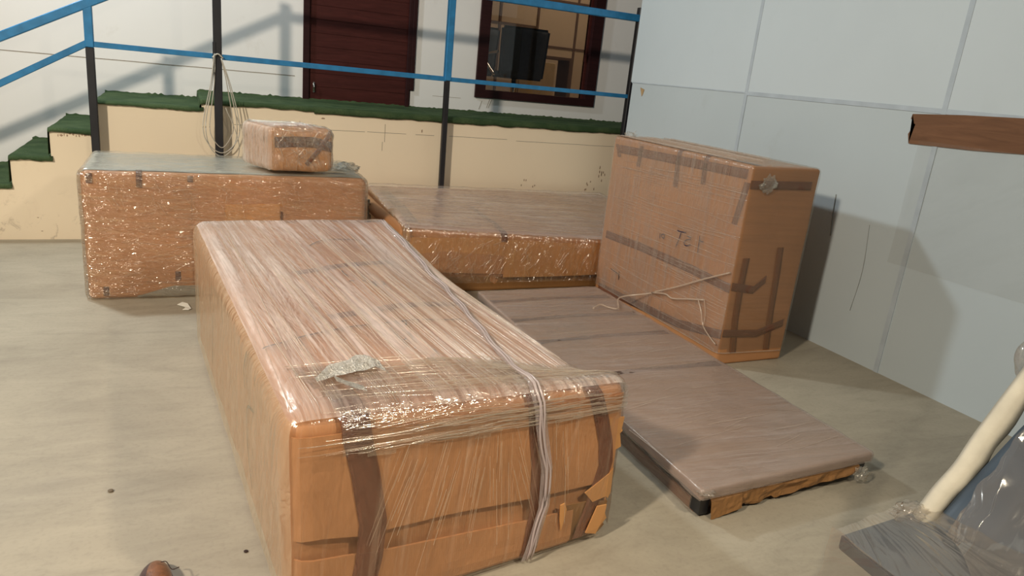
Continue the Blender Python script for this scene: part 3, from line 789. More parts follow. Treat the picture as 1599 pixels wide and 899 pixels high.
def top_ridge(i):
    x = rp(.03, LX-.04); a = rp(.5, LY-.05); b = max(.02, a-rp(.4, 2.0)); k = rp(-.03, .06)
    return [(x, a, LZ), (clampf(x+k*(a-b), .02, LX-.02), b, LZ)]
random.seed(11)
join_rnd_ridges(bm, BC, top_ridge, 130, .0015, .020, 3)
def front_ridge(i):
    g = (.36, .46, .56, .66, .74, .9)[i % 6]; x = g+rp(-.05, .05); z0 = rp(.38, .60); z1 = max(.02, z0-rp(.08, .34)); k = {.36: -.35, .46: -.25, .56: -.12, .66: .05, .74: .3, .9: .12}[g]+rp(-.04, .04)
    return [(x, 0, z0), (clampf(x+k*(z0-z1), .02, LX-.05), 0, z1)]
join_rnd_ridges(bm, BC, front_ridge, 70, .0008, .021, 4)
obj('stretch_film', bm, [FT, FF, FS, MAT['crease_dim'], MAT['crease']], t)
# band of crosswise film round the front upper edge
bm = soft_bm(BC, .014, .027, wrinkle(.0045, 16, 4), keep=lambda m, a, s: ((a == 1 and s == 0 and m[2] > .585-.05*abs(noise.noise(Vector((m[0]*6, 0, 0))))) or (a == 2 and s == 1 and m[1] < .27+.08*noise.noise(Vector((m[0]*4, 3, 0))))) and m[0] > .14-.3*m[1], mats=(0, 0, 0))
def band_ridge(i):
    x = rp(.02, LX-.15); z = rp(.58, LZ-.03); l_ = rp(.1, .5)
    if i % 2: return [(x, 0, z), (min(LX-.02, x+l_*.5), 0, z+rp(-.008, .012)), (min(LX-.02, x+l_), 0, z+rp(-.006, .012))]
    y = rp(.0, .3); return [(x, y, LZ), (min(LX-.02, x+l_), max(0, y+rp(-.03, .03)), LZ)]
join_rnd_ridges(bm, BC, band_ridge, 170, .0010, .030, 1)
obj('stretch_film_band', bm, [FB, MAT['crease']], t)
# rope of twisted film
ROPE = simple('twisted_clear_film', (196, 176, 168), .25, 0, .12, 30, .3)
P = [[1.10, 2.22, LZ], [1.09, 1.7, LZ], [1.035, 1.2, LZ], [.955, .81, LZ], [.851, .363, LZ], [.775, 0, LZ], [.79, 0, .58], [.83, 0, .40], [.835, 0, .24], [.79, 0, .03]]
bm = bmesh.new()
for dx in (-.008, 0, .008):
    Q = qpath(P, .03)
    pts = [Vector(BC.map(clampq(BC, [q[0]+dx*(1+.8*math.sin(i*.6+dx*200)), q[1], q[2]]), .034)) for i, q in enumerate(Q)]
    tube(bm, pts, .0038, 6)
obj('film_rope', bm, film('film_rope_clear', PI/2, 50, 20, .45, .75, (214, 198, 196), 40, .5, .2, 1.2, 4), t)
bm = strip_bm(BC, P, .045, .030, .0006, .04, (1,0,0)); obj('film_fold', bm, film('film_fold_clear', 0, 60, 30, .15, .4, (214, 198, 196), 20, .5, .2, 1.2, 4, seed=4), t)
# torn bunch of film on the top
def flat_bunch(B, P, w_, off, seed, amp=.012):
    bm = bmesh.new(); Q = qpath(P, .012); rows = []; uvl = bm.loops.layers.uv.verify()
    for i, q in enumerate(Q):
        u = i/(len(Q)-1); ww = w_(u); row = []
        for k in range(9):
            s_ = (k-4)/4
            qq = clampq(B, [q[0], q[1]+s_*ww, q[2]])
            h = off+amp*abs(noise.noise(Vector((i*.35, k*.7, seed))))*(1.3-abs(s_))+.001
            row.append((bm.verts.new(B.map(qq, h)), (u, s_*ww)))
        rows.append(row)
    for a, b in zip(rows[:-1], rows[1:]):
        for k in range(8):
            f = bm.faces.new((a[k][0], a[k+1][0], b[k+1][0], b[k][0]))
            for lp, c in zip(f.loops, (a[k], a[k+1], b[k+1], b[k])): lp[uvl].uv = c[1]
    return bm
TORN = film('torn_white_film', .3, 90, 3, .72, .98, (244, 240, 230), 60, 1., .2, 1.3, 9, (.35, .6))
bm = flat_bunch(BC, [(.115, .165, LZ), (.17, .215, LZ), (.235, .24, LZ), (.29, .265, LZ), (.315, .27, LZ), (.335, .23, LZ)], lambda u: .012+.035*math.sin(PI*min(1, u*1.2))*(.5+u)+.035*sm(.55, .8, u), .034, 2, .022)
obj('torn_film', bm, TORN, t)
bm = flat_bunch(BC, [(.17, .17, LZ), (.20, .12, LZ), (.235, .08, LZ)], lambda u: .02, .034, 6, .018); obj('torn_film', bm, TORN, t)

# ---- long package at the left back
t = empty('wrapped_package', (.3, 5.3, 0), 'long film-wrapped package at the left, with a grey-green top and a small parcel on it', 'package', 'film-wrapped packages on the floor')
obj('carton', soft_bm(BA, .06, 0, wrinkle(.004, 5, 21)), 'card', t, True)
AX, AY, AZ = BA.L
bm = soft_bm(BA, .05, .005, wrinkle(.006, 4, 22), keep=lambda m, a, s: (a == 2 and s == 1 and m[1] > .05+.02*noise.noise(Vector((m[0]*5, 0, 0)))) or (a == 1 and s == 1 and m[2] > .5))
obj('top_sheet', bm, 'grey_foam', t, True)['label'] = 'grey-green sheet over the top'
obj('bottom_sheet', panel_bm(BA, .27, AX-.02, lambda x: .012, lin((.27, .02), (.384, .055), (.478, .085), (.60, .082), (.8, .10), (1.7, .1)), .004, .003, crumple=.01), 'grey_foam', t)['label'] = 'grey sheet at the bottom edge'
obj('board_panel', panel_bm(BA, .80, 1.14, lin((.8, .3), (1.14, .30)), lin((.8, .622), (1.14, .632)), .004, .003), 'card_or', t)
obj('board_panel', panel_bm(BA, 1.14, AX-.01, lambda x: .02, lin((1.14, .515), (1.3, .50), (1.7, .512)), .003, .003, crumple=.006), 'card_dk', t)
obj('board_panel', panel_bm(BA, .03, .60, lambda x: .05, lambda x: .70, .002, .003), 'card', t)
for P in ([[.05, 0, .74], [.05, 0, .80]], [[.314, 0, .72], [.314, 0, .80], [.314, .05, AZ]], [[.60, 0, .76], [.6, 0, .80]], [[.1, 0, .03], [.1, 0, .09]], [[.51, 0, .12], [.51, 0, .18]], [[1.15, 0, .49], [1.152, 0, .58]]):
    obj('tape_strip', strip_bm(BA, P, .032 if P[0][0] < 1.1 else .012, .008, .001, .02, (1,0,0)), 'tape_dk', t)
FA = film('film_long_front', .12, 70, 16, .03, .40, (226, 190, 140), 36, 0.75, 0.15, 4.5, 3.2, (.5, .68), seed=12)
FAt = film('film_long_top', .0, 60, 8, .10, .30, (206, 206, 190), 5, .25, .25, .9, 2, (.45, .65), seed=13)
bm = soft_bm(BA, .02, .018, wrinkle(.005, 11, 23), keep=lambda m, a, s: not (a == 2 and s == 0) and not (a == 1 and s == 1), mats=(1, 0, 0))
random.seed(12)
def r_(i):
    x = rp(.03, 1.6); z = rp(.08, .78) if i % 3 else rp(.62, .8); l_ = rp(.05, .3)
    if i % 3 == 0: return [(x, 0, z), (min(AX-.02, x+rp(-.02, .05)), 0, max(.05, z-l_*.4))]
    return [(min(x, .5) if i % 2 else x, 0, z), (min(AX-.02, (min(x, .5) if i % 2 else x)+l_), 0, z+rp(-.02, .05))]
join_rnd_ridges(bm, BA, r_, 150, .0010, .020, 2)
obj('stretch_film', bm, [FA, FAt, MAT['crease']], t)
bm = knot_bm((1.10, 5.30, .826), (.085, .15, .03), 3)
obj('loose_film', bm, film('loose_grey_film', .5, 30, 6, .25, .6, (176, 178, 166), 18, 1., .15, 1.2, 5, seed=2), t)

# ---- small parcel
t = empty('small_parcel', (.65, 5.08, .82), 'small shiny film-wrapped cardboard parcel resting on the long grey-topped package', 'parcel')
obj('carton', soft_bm(BD, .03, 0, wrinkle(.006, 7, 31)), 'card_or', t, True)
obj('tape_strip', strip_bm(BD, [[.02, 0, .19], [.15, 0, .20], [.27, 0, .20], [BD.L[0], 0, .17]], .07, .004, .001, .02, (0,0,1)), 'tape_dk', t)
obj('tape_strip', strip_bm(BD, [[.38, 0, .27], [.30, 0, .15], [.22, 0, .05]], .03, .006, .001, .02), 'tape', t)
FD = film('film_parcel', 1.2, 40, 8, .02, .38, (236, 212, 180), 34, 0.85, 0.14, 6.0, 5, (.5, .66), seed=15)
FDl = film('film_parcel_left', PI/2, 30, 10, .35, .75, (216, 200, 186), 14, .5, .2, 1.2, 5, (.4, .6), seed=16)
bm = soft_bm(BD, .012, .010, wrinkle(.006, 20, 33), keep=lambda m, a, s: not (a == 2 and s == 0), mats=(0, 0, 1))
random.seed(5)
join_rnd_ridges(bm, BD, lambda i: [(rp(.0, .38), 0, rp(.03, .28)), (rp(.0, .38), 0, rp(.03, .28))] if i % 3 == 0 else (lambda x, z: [(x, 0, z), (clampf(x+rp(-.04, .04), 0, .4), 0, z-rp(.02, .1))])(rp(.02, .38), rp(.08, .3)), 44, .0016, .012, 2)
join_rnd_ridges(bm, BD, lambda i: (lambda y: [(0, y, .27), (0, y, .05)])(.04+.035*i), 9, .003, .008, 3)
obj('stretch_film', bm, [FD, FDl, MAT['crease'], MAT['crease_dim']], t)

# ---- low wide package in the middle
t = empty('wrapped_package', (2.6, 5.5, 0), 'wide low film-wrapped package between the small parcel and the tall box', 'package', 'film-wrapped packages on the floor')
obj('carton', soft_bm(BBr, .03, 0, wrinkle(.006, 4, 41)), 'card', t, True)
BX, BY, BZ = BB.L
obj('lid_flap', panel_bm(BB, .0, .738, lin((0, .31), (.25, .345), (.5, .335), (.738, .318)), lin((0, .44), (.738, .47)), .006, .004, crumple=.006, sd=4), 'card_or', t)
obj('side_flap', panel_bm(BB, .10, .738, lin((.1, .19), (.258, .178), (.74, .162)), lin((0, .33), (.26, .37), (.74, .34)), .003, .004, crumple=.008), 'card', t)
obj('side_flap', panel_bm(BB, .738, 1.7, lin((.738, .135), (1.15, .137), (1.7, .157)), lambda x: .46, .004, .004, crumple=.006, sd=7), 'card_or', t)
obj('base_flap', panel_bm(BBr, .05, BX-.05, lambda x: .006, lambda x: .13, .001, .003), 'card_dk', t)
obj('tape_strip', strip_bm(BB, [[.74, .85, BZ], [.76, .3, BZ], [.738, .0, BZ], [.738, 0, .44]], .05, .012, .001, .03, (1,0,0)), 'tape', t)
obj('tape_strip', strip_bm(BB, [[.10, 1.30, BZ], [.11, .6, BZ], [.09, .22, BZ]], .09, .008, .001, .03, (1,0,0)), 'tape', t)
FBt = film('film_wide_top', .03, 60, 30, .30, .74, (206, 190, 180), 9, .35, .2, 1.1, 2, (.42, .6), seed=17)
FBf = film('film_wide_front', PI/2+.15, 60, 14, .0, .3, (236, 196, 130), 36, 0.7, 0.15, 4.5, 4, (.52, .66), seed=18)
bm = soft_bm(BB, .022, .024, wrinkle(.005, 9, 43), keep=lambda m, a, s: not (a == 2 and s == 0) and not (a == 1 and s == 1) and not (a == 1 and m[2] < .09), mats=(0, 1, 1))
random.seed(6)
join_rnd_ridges(bm, BB, lambda i: (lambda x, y: [(x, y, BZ), (min(BX-.05, x+rp(.2, .9)), y+rp(-.02, .03), BZ)])(rp(.05, 1.5), rp(.04, 1.5)), 70, .0014, .026, 2)
join_rnd_ridges(bm, BB, lambda i: (lambda c, z: [(c+rp(0, .1), 0, z), (c-.03+rp(0, .1), 0, z-rp(.03, .12))])((.18, .3, .45, .55, .65, .9, 1.2)[i % 7], rp(.2, .46)), 90, .0014, .026, 3)
obj('stretch_film', bm, [FBt, FBf, MAT['crease_dim'], MAT['crease']], t)
bm = bmesh.new(); tube(bm, catmull([(1.42, 6.3, .47), (1.40, 5.7, .46), (1.39, 5.2, .46), (1.43, 4.74, .45)], 10), [.05]*31, 12)
bm.loops.layers.uv.verify(); obj('rolled_edge', bm, 'card', t)
bm = knot_bm((1.425, 4.735, .44), (.035, .035, .08), 8); obj('bunched_film', bm, 'knot', t)
bm = knot_bm((1.32, 5.75, .40), (.06, .25, .15), 12)
obj('loose_film', bm, film('dark_loose_film', .5, 26, 5, .25, .7, (110, 100, 88), 16, 1., .12, 1.5, 5, seed=8), t)

# ---- tall box
t = empty('tall_wrapped_box', (3.23, 3.9, 0), 'tall upright film-wrapped cardboard box beside the pale partition wall', 'box')
obj('carton', soft_bm(BR, .08, 0, wrinkle(.003, 4, 51)), 'card', t, True)
for T in R_tapeL:
    P = [list(q) for q in T]
    P = [[0, clampf(q[1], 0, BR.L[1]), min(q[2], BR.L[2])] for q in P]
    vertical = abs(P[0][1]-P[-1][1]) < .12
    if T is R_tapeL[1] or T is R_tapeL[2]: P = [[.12, P[0][1], BR.L[2]], [0, P[0][1], BR.L[2]]] + P
    obj('tape_strip', strip_bm(BR, P, .045 if vertical else .058, .004, .001, .03, (0,1,0) if vertical else (0,0,1)), 'tape', t)
for i, T in enumerate(R_tapeF):
    P = [[clampf(q[0], 0, BR.L[0]), 0, q[2]] for q in T]
    v = i in (1, 2)
    obj('tape_strip', strip_bm(BR, P, .05, .004 if v else .006, .001, .03, (1,0,0) if v else (0,0,1)), 'tape_or' if v else 'tape', t)
obj('tape_strip', strip_bm(BR, [[.06, 1.46, 1.235], [.06, .02, 1.235]], .05, .004, .001, .04, (1,0,0)), 'tape', t)
for s_ in (R_write[:3], R_write[3:7], R_write[7:]): obj('handwriting', strokes(BR, s_, .0065, .007), 'ink', t)
for s_ in R_slit: obj('board_slit', strokes(BR, [s_], .006, .007), 'dark', t)
FRs = film('film_tall_side', -.07, 70, 40, .05, .55, (216, 176, 144), 26, 0.5, 0.1, 1.6, 2.4, (.5, .66), seed=19)
FRf = film('film_tall_end_shade', .04, 40, 30, .25, .42, (140, 116, 94), 8, .2, .25, .7, 2, (.45, .66), seed=20)  # dull tint over brown film: shade of the end face put into its colour
FRt = film('film_tall_top', PI/2, 70, 30, .25, .6, (170, 152, 138), 12, .4, .2, 1.1, 3, (.42, .6), seed=21)
bm = soft_bm(BR, .022, .008, wrinkle(.003, 9, 53), keep=lambda m, a, s: not (a == 2 and s == 0) and not (a == 0 and s == 1) and not (a == 1 and s == 1) and m[2] > (.08 + (.12*m[1]*0 if a == 0 else -.02*m[0]/.5 + .02)), mats=(2, 1, 0))
random.seed(8)
join_rnd_ridges(bm, BR, lambda i: (lambda y, z: [(0, y, z), (0, max(0, y-rp(.1, .7)), min(1.2, z+rp(-.03, .03)))])(rp(.2, 1.45), rp(.1, 1.1)), 120, .0010, .010, 3)
join_rnd_ridges(bm, BR, lambda i: (lambda x: [(x, 1.45, 1.235), (x, rp(0, .6), 1.235)])(rp(.02, .5)), 16, .0016, .010, 3)
obj('stretch_film', bm, [FRt, FRf, FRs, MAT['crease_dim']], t)
bm = bmesh.new(); P = qpath([[0, 1.47, .085], [0, 0, .085], [.5, 0, .07]], .03)
tube(bm, [BR.map(clampq(BR, q), .012) for q in P], .004, 5); bm.loops.layers.uv.verify(); obj('film_hem', bm, 'knot', t)
bm = knot_bm((3.05, 4.56, 1.25), (.035, .05, .022), 5); 
tube(bm, [(3.07, 4.56, 1.26), (3.09, 4.55, 1.29)], [.01, .002], 5); obj('bunched_film', bm, 'knot', t)
bm = knot_bm((3.095, 3.13, 1.137), (.055, .012, .045), 9); obj('bunched_film', bm, 'knot', t)
# loose strand from the tall box down to the flat package
bm = bmesh.new()
main = [(2.48, 3.86, .152), (2.56, 3.90, .162), (2.61, 3.87, .150), (2.66, 3.83, .155), (2.78, 4.0, .17), (2.93, 3.90, .225), (2.935, 3.80, .265)]
tube(bm, catmull(main, 8), [.006]*49, 6)
tube(bm, catmull([(2.935, 3.85, .25), (2.94, 3.71, .285), (2.94, 3.63, .28), (2.94, 3.48, .325), (2.94, 3.32, .372)], 6), .006, 6)
tube(bm, catmull([(2.935, 3.85, .25), (2.94, 3.60, .37), (2.94, 3.36, .495), (2.945, 3.148, .60)], 6), .006, 6)
tube(bm, catmull([(2.94, 3.32, .372), (2.94, 3.29, .29), (2.94, 3.288, .21)], 6), .003, 6)
tube(bm, catmull([(2.94, 3.38, .36), (2.94, 3.33, .29), (2.94, 3.288, .21), (2.94, 3.20, .16), (2.94, 3.15, .14)], 6), .004, 6)
bm.loops.layers.uv.verify()
obj('loose_film_strand', bm, film('strand_film', .2, 60, 10, .35, .7, (214, 192, 170), 40, .6, .2, 1.3, 4), t)

# ---- flat package
t = empty('flat_wrapped_package', (2.3, 3.1, 0), 'thin flat film-wrapped package lying on the floor in front of the tall box', 'package')
FX, FY, FZ = BF.L
bm = bmesh.new(); c = BF.tri
def sub(bm, a0, a1, b0, b1, z0, z1, mat=0, n=12):
    for i in range(n):
        u0, u1 = b0+(b1-b0)*i/n, b0+(b1-b0)*(i+1)/n
        P = [c((a0, u0, z0)), c((a1, u0, z0)), c((a1, u1, z0)), c((a0, u1, z0)), c((a0, u0, z1)), c((a1, u0, z1)), c((a1, u1, z1)), c((a0, u1, z1))]
        hexa(bm, P, mat)
    bmesh.ops.remove_doubles(bm, verts=bm.verts, dist=1e-4)
    bm.loops.layers.uv.verify()
sub(bm, .012, FX-.02, .04, FY, 0.001, .05); obj('lower_board', bm, simple('dull_brown_board', (112, 82, 64), .35, 0, .12, 6, .1), t)
bm = bmesh.new(); sub(bm, .022, FX-.03, .05, FY-.01, .05, .088); obj('black_frame', bm, 'black_plastic', t)
bm = bmesh.new(); box(bm, *[0]*6) if 0 else None
sub(bm, .005, .05, .0, .06, .012, .092, 0, 1); obj('corner_cap', bm, 'black_plastic', t)['label'] = 'black plastic corner cap'
bm = bmesh.new(); sub(bm, FX-.06, FX-.015, .0, .05, .03, .085, 0, 1); obj('corner_cap', bm, 'black_plastic', t)
# crumpled kraft under the top board, along the front
bm = bmesh.new(); uvl = bm.loops.layers.uv.verify(); rows = []
n = 60
for i in range(n+1):
    x = .05+(FX-.11)*i/n; u = i/n; row = []
    zb = .0+.055*u*(1.2-u*.3)+.010*noise.noise(Vector((x*9, 0, 0))); zt_ = .092-.004*u
    if u > .40 and u < .44: zb = .018
    if u < .22: zb = max(.002, .0+.03*(u/.22))
    for k in range(7):
        z = zb+(zt_-zb)*k/6
        y = .0-.010+.016*noise.noise(Vector((x*12, z*30, 4)))*(u > .2)+.004*noise.noise(Vector((x*40, z*60, 4)))-.02*(1-k/6)*(u < .2)+.012*(k == 6)
        row.append((bm.verts.new(c((x, y, z))), (x, z)))
    rows.append(row)
for a, b in zip(rows[:-1], rows[1:]):
    for k in range(6):
        f = bm.faces.new((a[k][0], b[k][0], b[k+1][0], a[k+1][0]))
        for lp, cc in zip(f.loops, (a[k], b[k], b[k+1], a[k+1])): lp[uvl].uv = cc[1]
bm.normal_update(); bmesh.ops.solidify(bm, geom=bm.faces[:], thickness=.003)
obj('crumpled_kraft', bm, 'card_dk', t)
class Lid: pass
FL_C = {}
for (i, j, k), p in BF.c.items():
    q = list(BF.c[(i, j, 1)]); q[2] = q[2] if k else q[2]-.045
    FL_C[(i, j, k)] = (q[0]+(.004 if i else -.004), q[1]+(0 if j else -.008), q[2])
BL_ = BoxMap(FL_C, .010, None)
def lid_d(q):
    return (.008*noise.noise(Vector((q[0]*8, 0, 7))) if q[1] < .01 and q[2] < .02 else 0)
obj('top_board', soft_bm(BL_, .035, 0, lambda q: lid_d(q)+nz(q, 5, .004, 3)), cardboard('greyed_kraft_board', (168, 140, 116)), t, True)
for yy in (1.05, 1.56, 1.93, 2.3):
    obj('tape_strip', strip_bm(BL_, [[.01, yy, BL_.L[2]], [.45, yy+.02, BL_.L[2]], [FX, yy-.01, BL_.L[2]]], .05, .004, .001, .03, (0,1,0), wob=.6), tape_mat('dull_brown_tape', (92, 72, 64), .4, .55) if yy == 1.05 else bpy.data.materials['dull_brown_tape'], t)
FFt = film('film_flat_top', .12, 50, 26, .30, .62, (184, 166, 156), 7, .3, .24, .9, 1.6, (.42, .62), seed=25)
FFs = film('film_flat_side', PI*.0, 50, 16, .06, .3, (170, 140, 120), 14, .6, .16, 1.5, 3, (.45, .66), seed=26)
bm = soft_bm(BL_, .022, .007, wrinkle(.004, 9, 63), keep=lambda m, a, s: not (a == 2 and s == 0) and not (a == 1 and m[2] < .006), mats=(0, 0, 0))
random.seed(9)
join_rnd_ridges(bm, BL_, lambda i: (lambda x, y: [(x, y, BL_.L[2]), (min(FX-.02, x+rp(.1, .5)), min(FY-.02, y+rp(.0, .06)), BL_.L[2])])(rp(.02, .7), rp(.04, 2.3)), 50, .0010, .009, 1)
join_rnd_ridges(bm, BL_, lambda i: (lambda y: [(0, y, BL_.L[2]), (0, y+rp(.2, .7), BL_.L[2]+rp(-.01, 0))])(rp(.0, 1.6)), 6, .0025, .008, 1)
obj('stretch_film', bm, [FFt, MAT['crease_dim']], t)
bm = soft_bm(BF, .03, .004, wrinkle(.005, 10, 65), keep=lambda m, a, s: a == 0 and s == 0 and m[2] < .10 and m[1] > .05)
obj('side_film', bm, FFs, t)
p = c((FX-.06, -.03, .055)); bm = knot_bm(p, (.04, .02, .03), 14); obj('bunched_film', bm, 'knot', t)
p = c((.02, .0, .125)); bm = knot_bm(p, (.035, .035, .012), 15); obj('bunched_film', bm, 'knot', t)

# ---- furniture under clear plastic at the lower right
t = empty('plastic_covered_furniture', (2.1, .9, .1), 'dark slate furniture under clear plastic with a cream foam edge at the lower right', 'furniture')
bm = bmesh.new(); hexa(bm, [(1.585, 1.095, .455), (1.54, .45, .455), (2.6, .45, .455), (1.90, 1.115, .455), (1.585, 1.095, .50), (1.54, .45, .50), (2.6, .45, .50), (1.90, 1.115, .50)][:8])
bevel(bm, .006, 2); obj('slate_top', bm, 'slate', t)
bm = bmesh.new()
hexa(bm, [(1.95, 1.02, .02), (3.0, 1.06, .02), (3.0, .75, .02), (1.98, .72, .02), (1.90, 1.06, .50), (3.0, 1.12, 1.42), (3.0, .80, 1.42), (1.92, .80, .50)])
bmesh.ops.subdivide_edges(bm, edges=bm.edges, cuts=10, use_grid_fill=True)
for v in bm.verts: v.co += Vector((0, nz(v.co, 4, .03, 3), nz(v.co, 5, .015, 9)))
obj('slate_side', bm, 'slate', t, True)
bm = bmesh.new()
for nm, sh in (('leg', 0), ('leg', 1)):
    b2 = bmesh.new(); hexa(b2, [(1.66+sh*.6, .6, 0), (1.70+sh*.6, .6, 0), (1.70+sh*.6, .64, 0), (1.66+sh*.6, .64, 0), (1.64+sh*.6, .6, .455), (1.70+sh*.6, .6, .455), (1.70+sh*.6, .66, .455), (1.64+sh*.6, .66, .455)])
    obj(nm, b2, 'black_plastic', t)
bm.free()
bm = bmesh.new(); pts = [(1.875, 1.085, .50), (1.95, 1.095, .575), (2.03, 1.10, .645), (2.12, 1.12, .72), (2.31, 1.155, .87), (2.6, 1.2, 1.10), (2.95, 1.22, 1.38)]
pp = catmull(pts, 6); bmv = []
for i, p in enumerate(pp):
    ww = (.027+.012*noise.noise(Vector((i*.22, 3, 0))))*min(1, .45+i*.09); tt = .010
    dn_ = Vector((.70, -.25, -.66)); up_ = Vector((-.6, 0, .8))
    bmv.append([bm.verts.new(p + dn_*a_*ww*2 + up_*b_*tt + Vector((0, c_*.02, 0))) for a_, b_, c_ in ((0, -1, 1), (0, 0, 0), (.5, .7, -1), (1, 0, -1), (1, -1, 1))])
for a, b in zip(bmv[:-1], bmv[1:]):
    for k in range(5): bm.faces.new((a[k], a[(k+1)%5], b[(k+1)%5], b[k])).smooth = True
bm.faces.new(bmv[0]); bm.faces.new(bmv[-1][::-1])
obj('foam_edge', bm, 'cream_foam', t)
# the clear sheet over it
PL = film('clear_plastic_sheet', .9, 2, 1.0, .10, .34, (176, 162, 146), 3.5, .6, .14, 2.0, 2.4, (.3, .8), seed=31)
def sheet(name, rows_fn, nu, nv, amp, sd):
    bm = bmesh.new(); uvl = bm.loops.layers.uv.verify(); R_ = []
    for i in range(nu+1):
        r = []
        for j in range(nv+1):
            p = Vector(rows_fn(i/nu, j/nv)); q = p*5+Vector((sd, 0, 0))
            p = p+Vector((noise.noise(q), noise.noise(q+Vector((9,0,0))), noise.noise(q+Vector((0,9,0)))))*amp
            q = p*16
            p = p+Vector((noise.noise(q), noise.noise(q+Vector((9,0,0))), noise.noise(q+Vector((0,9,0)))))*amp*.35
            r.append((bm.verts.new(p), (i/nu, j/nv)))
        R_.append(r)
    for a, b in zip(R_[:-1], R_[1:]):
        for k in range(nv):
            f = bm.faces.new((a[k][0], b[k][0], b[k+1][0], a[k+1][0])); f.smooth = True
            for lp, cc in zip(f.loops, (a[k], b[k], b[k+1], a[k+1])): lp[uvl].uv = cc[1]
    return obj(name, bm, PL, t)
def lerp3(a, b, u): return tuple(a[i]+(b[i]-a[i])*u for i in range(3))
sheet('plastic_sheet', lambda u, v: lerp3(lerp3((1.575, 1.11, .515), (1.90, 1.14, .52), u), lerp3((1.53, .5, .515), (2.3, .5, .56), u), v), 50, 50, .012, 1)
sheet('plastic_sheet', lambda u, v: lerp3(lerp3((1.84, 1.00, .53), (2.95, 1.06, 1.46), u), lerp3((1.62, .62, .50), (2.7, .64, .62), u), v), 60, 50, .035, 4)
sheet('plastic_sheet', lambda u, v: lerp3(lerp3((1.575, 1.11, .515), (1.53, .5, .515), u), lerp3((1.52, 1.14, .02), (1.46, .5, .02), u), v), 40, 40, .016, 8)
bm = knot_bm((1.88, 1.10, .515), (.075, .03, .018), 23); obj('bunched_film', bm, PL, t)
bm = knot_bm((2.41, 1.20, .90), (.055, .04, .075), 17)
bmesh.ops.smooth_vert(bm, verts=bm.verts, factor=.9, use_axis_x=True, use_axis_y=True, use_axis_z=True)
for _ in range(5): bmesh.ops.smooth_vert(bm, verts=bm.verts, factor=.9, use_axis_x=True, use_axis_y=True, use_axis_z=True)
obj('plastic_bulge', bm, PL, t)

# ---- brown strip and the thin sheet it holds on the partition
bm = bmesh.new(); T_ = [(3.02, 1.607), (3.024, 1.578), (3.005, 1.57), (2.995, 1.552), (2.985, 1.55), (2.988, 1.53), (3.005, 1.513), (3.018, 1.49), (3.015, 1.48), (3.0, 1.434)]
B_ = [(2.6, 1.444), (2.33, 1.46), (1.6, 1.475), (1.6, 1.655), (2.38, 1.640), (2.7, 1.628)]
plate(bm, [(XW-.006, *p) for p in T_+B_], (.0025, 0, 0))
bmesh.ops.triangulate(bm, faces=bm.faces)
setp(obj('kraft_strip', bm, wood('streaked_brown_strip', (118, 84, 60))), 'torn brown strip stuck across the pale partition wall', 'strip')
bm = bmesh.new(); uvl = bm.loops.layers.uv.verify(); R_ = []
for i in range(41):
    r = []
    for j in range(41):
        y = 2.93-1.3*i/40; z = 1.46-.75*j/40-(.0 if i > 12 else 0)
        d = .012+.010*noise.noise(Vector((y*5+z*4, y*1.2-z*1.4, 0)))+.004*noise.noise(Vector((y*14+z*12, z*2, 5)))
        r.append((bm.verts.new((XW-.004-abs(d), y, z)), (y, z)))
    R_.append(r)
for a, b in zip(R_[:-1], R_[1:]):
    for k in range(40):
        f = bm.faces.new((a[k][0], b[k][0], b[k+1][0], a[k+1][0])); f.smooth = True
        for lp, cc in zip(f.loops, (a[k], b[k], b[k+1], a[k+1])): lp[uvl].uv = cc[1]
setp(obj('hanging_plastic_sheet', bm, film('thin_wall_film', .6, 8, 4, .02, .10, (198, 202, 198), 4, .4, .3, .35, 2, seed=40)), 'thin clear plastic sheet hanging from the brown strip on the partition', 'plastic sheet')

# ---- shoe tip at the lower left
t = empty('shoe', (-.14, 1.9, 0), 'brown leather shoe tip at the bottom edge of the view', 'shoe')
def shoe_sec(y):
    u = (2.13-y)/.33
    wd = .054*math.sqrt(max(0, 1-(1-min(1, u*2.2))**2))*(1-.15*max(0, u-.5)); h = .018+.062*math.sqrt(max(0, 1-(1-min(1, u*1.6))**2))+.05*max(0, u-.45)
    return wd, h
bm = bmesh.new(); rings = []
for i in range(19):
    y = 2.13-.33*(i/18)**1.4-.0005; wd, h = shoe_sec(y); ring = []
    for k in range(17):
        a = PI*k/16; ring.append(bm.verts.new((-.117+wd*math.cos(a)-.03*(2.1-y), y, .012+(h-.012)*math.sin(a)**.7)))
    rings.append(ring)
for a, b in zip(rings[:-1], rings[1:]):
    for k in range(16):
        f = bm.faces.new((a[k], a[k+1], b[k+1], b[k])); f.smooth = True; f.material_index = 1 if k > 9 else 0
    bm.faces.new((a[0], b[0], b[16], a[16]))
bm.faces.new(rings[-1]); bmesh.ops.remove_doubles(bm, verts=bm.verts, dist=1e-5)
obj('upper', bm, ['leather', 'leather_dk'], t)
bm = bmesh.new(); A_ = []; Bq = []
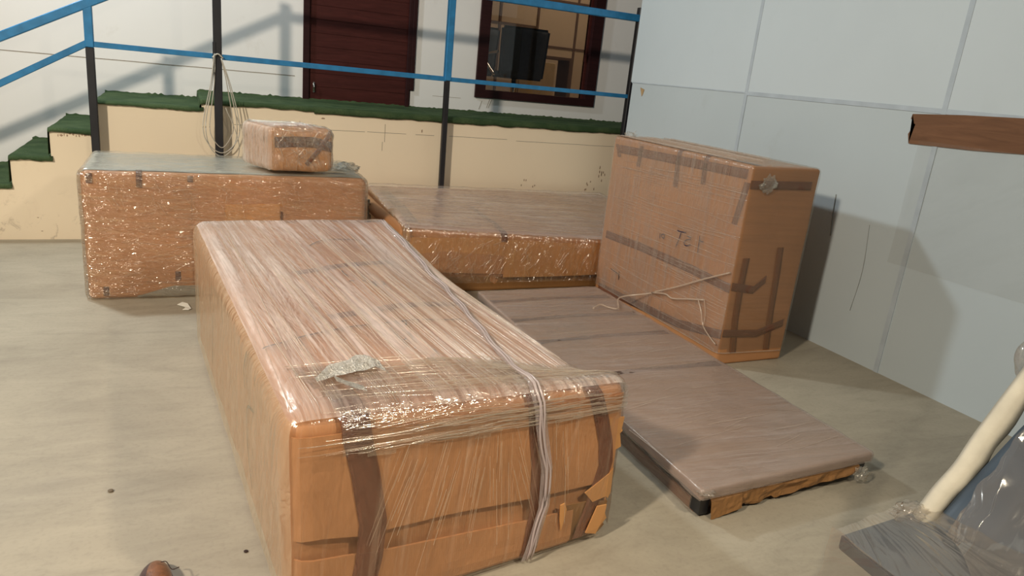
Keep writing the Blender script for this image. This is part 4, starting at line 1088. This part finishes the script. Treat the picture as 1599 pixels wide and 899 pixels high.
for i in range(19):
    y = 2.13-.33*(i/18)**1.4; wd, h = shoe_sec(y); A_.append((-.117+wd*1.06-.03*(2.1-y), y+.004)); Bq.append((-.117-wd*1.06-.03*(2.1-y), y+.004))
ol = A_+Bq[::-1][:-1]
f0 = [bm.verts.new((x, y, 0.001)) for x, y in ol]; f1 = [bm.verts.new((x, y, .014)) for x, y in ol]
bm.faces.new(f0[::-1]); bm.faces.new(f1)
for k in range(len(ol)): bm.faces.new((f0[k], f0[(k+1)%len(ol)], f1[(k+1)%len(ol)], f1[k]))
obj('sole', bm, 'leather_dk', t)
bm = bmesh.new(); tube(bm, catmull([(-.10, 2.06, .073), (-.085, 2.05, .078), (-.07, 2.02, .07), (-.05, 2.03, .066)], 5), .0015, 5); obj('thread', bm, 'dark', t)

# ---- litter on the floor
bm = bmesh.new()
plate(bm, ((-.060, 4.71, .004), (-.03, 4.74, .009), (.0, 4.70, .012), (.02, 4.62, .004), (.005, 4.60, .004), (-.03, 4.60, .006), (-.012, 4.625, .010), (-.02, 4.66, .006)), (0, 0, .003))
bmesh.ops.triangulate(bm, faces=bm.faces)
for v in bm.verts: v.co.z = max(.001, v.co.z)
setp(obj('paper_scrap', bm, 'white'), 'white paper scrap on the floor between the two long packages', 'paper scrap')
def pebble(x, y, r, mat, label, sd):
    bm = bmesh.new(); bmesh.ops.create_icosphere(bm, subdivisions=2, radius=r)
    for v in bm.verts: v.co = v.co*(1+.5*noise.noise(v.co*60+Vector((sd, 0, 0)))); v.co.z = v.co.z*.5+r*.5
    for v in bm.verts: v.co += Vector((x, y, 0))
    setp(obj('floor_debris', bm, mat), label, 'debris', 'small crumbs on the floor')
pebble(.151, 2.134, .0075, 'dark', 'small dark crumb on the floor left of the largest package', 1)
pebble(-.86, 3.15, .010, simple('rusty_crumb', (130, 78, 52), .9), 'small rust-brown crumb on the open floor at far left', 2)
pebble(-.28, 2.62, .009, simple('grey_crumb', (112, 100, 84), .9), 'small grey-brown crumb on the floor at left', 3)
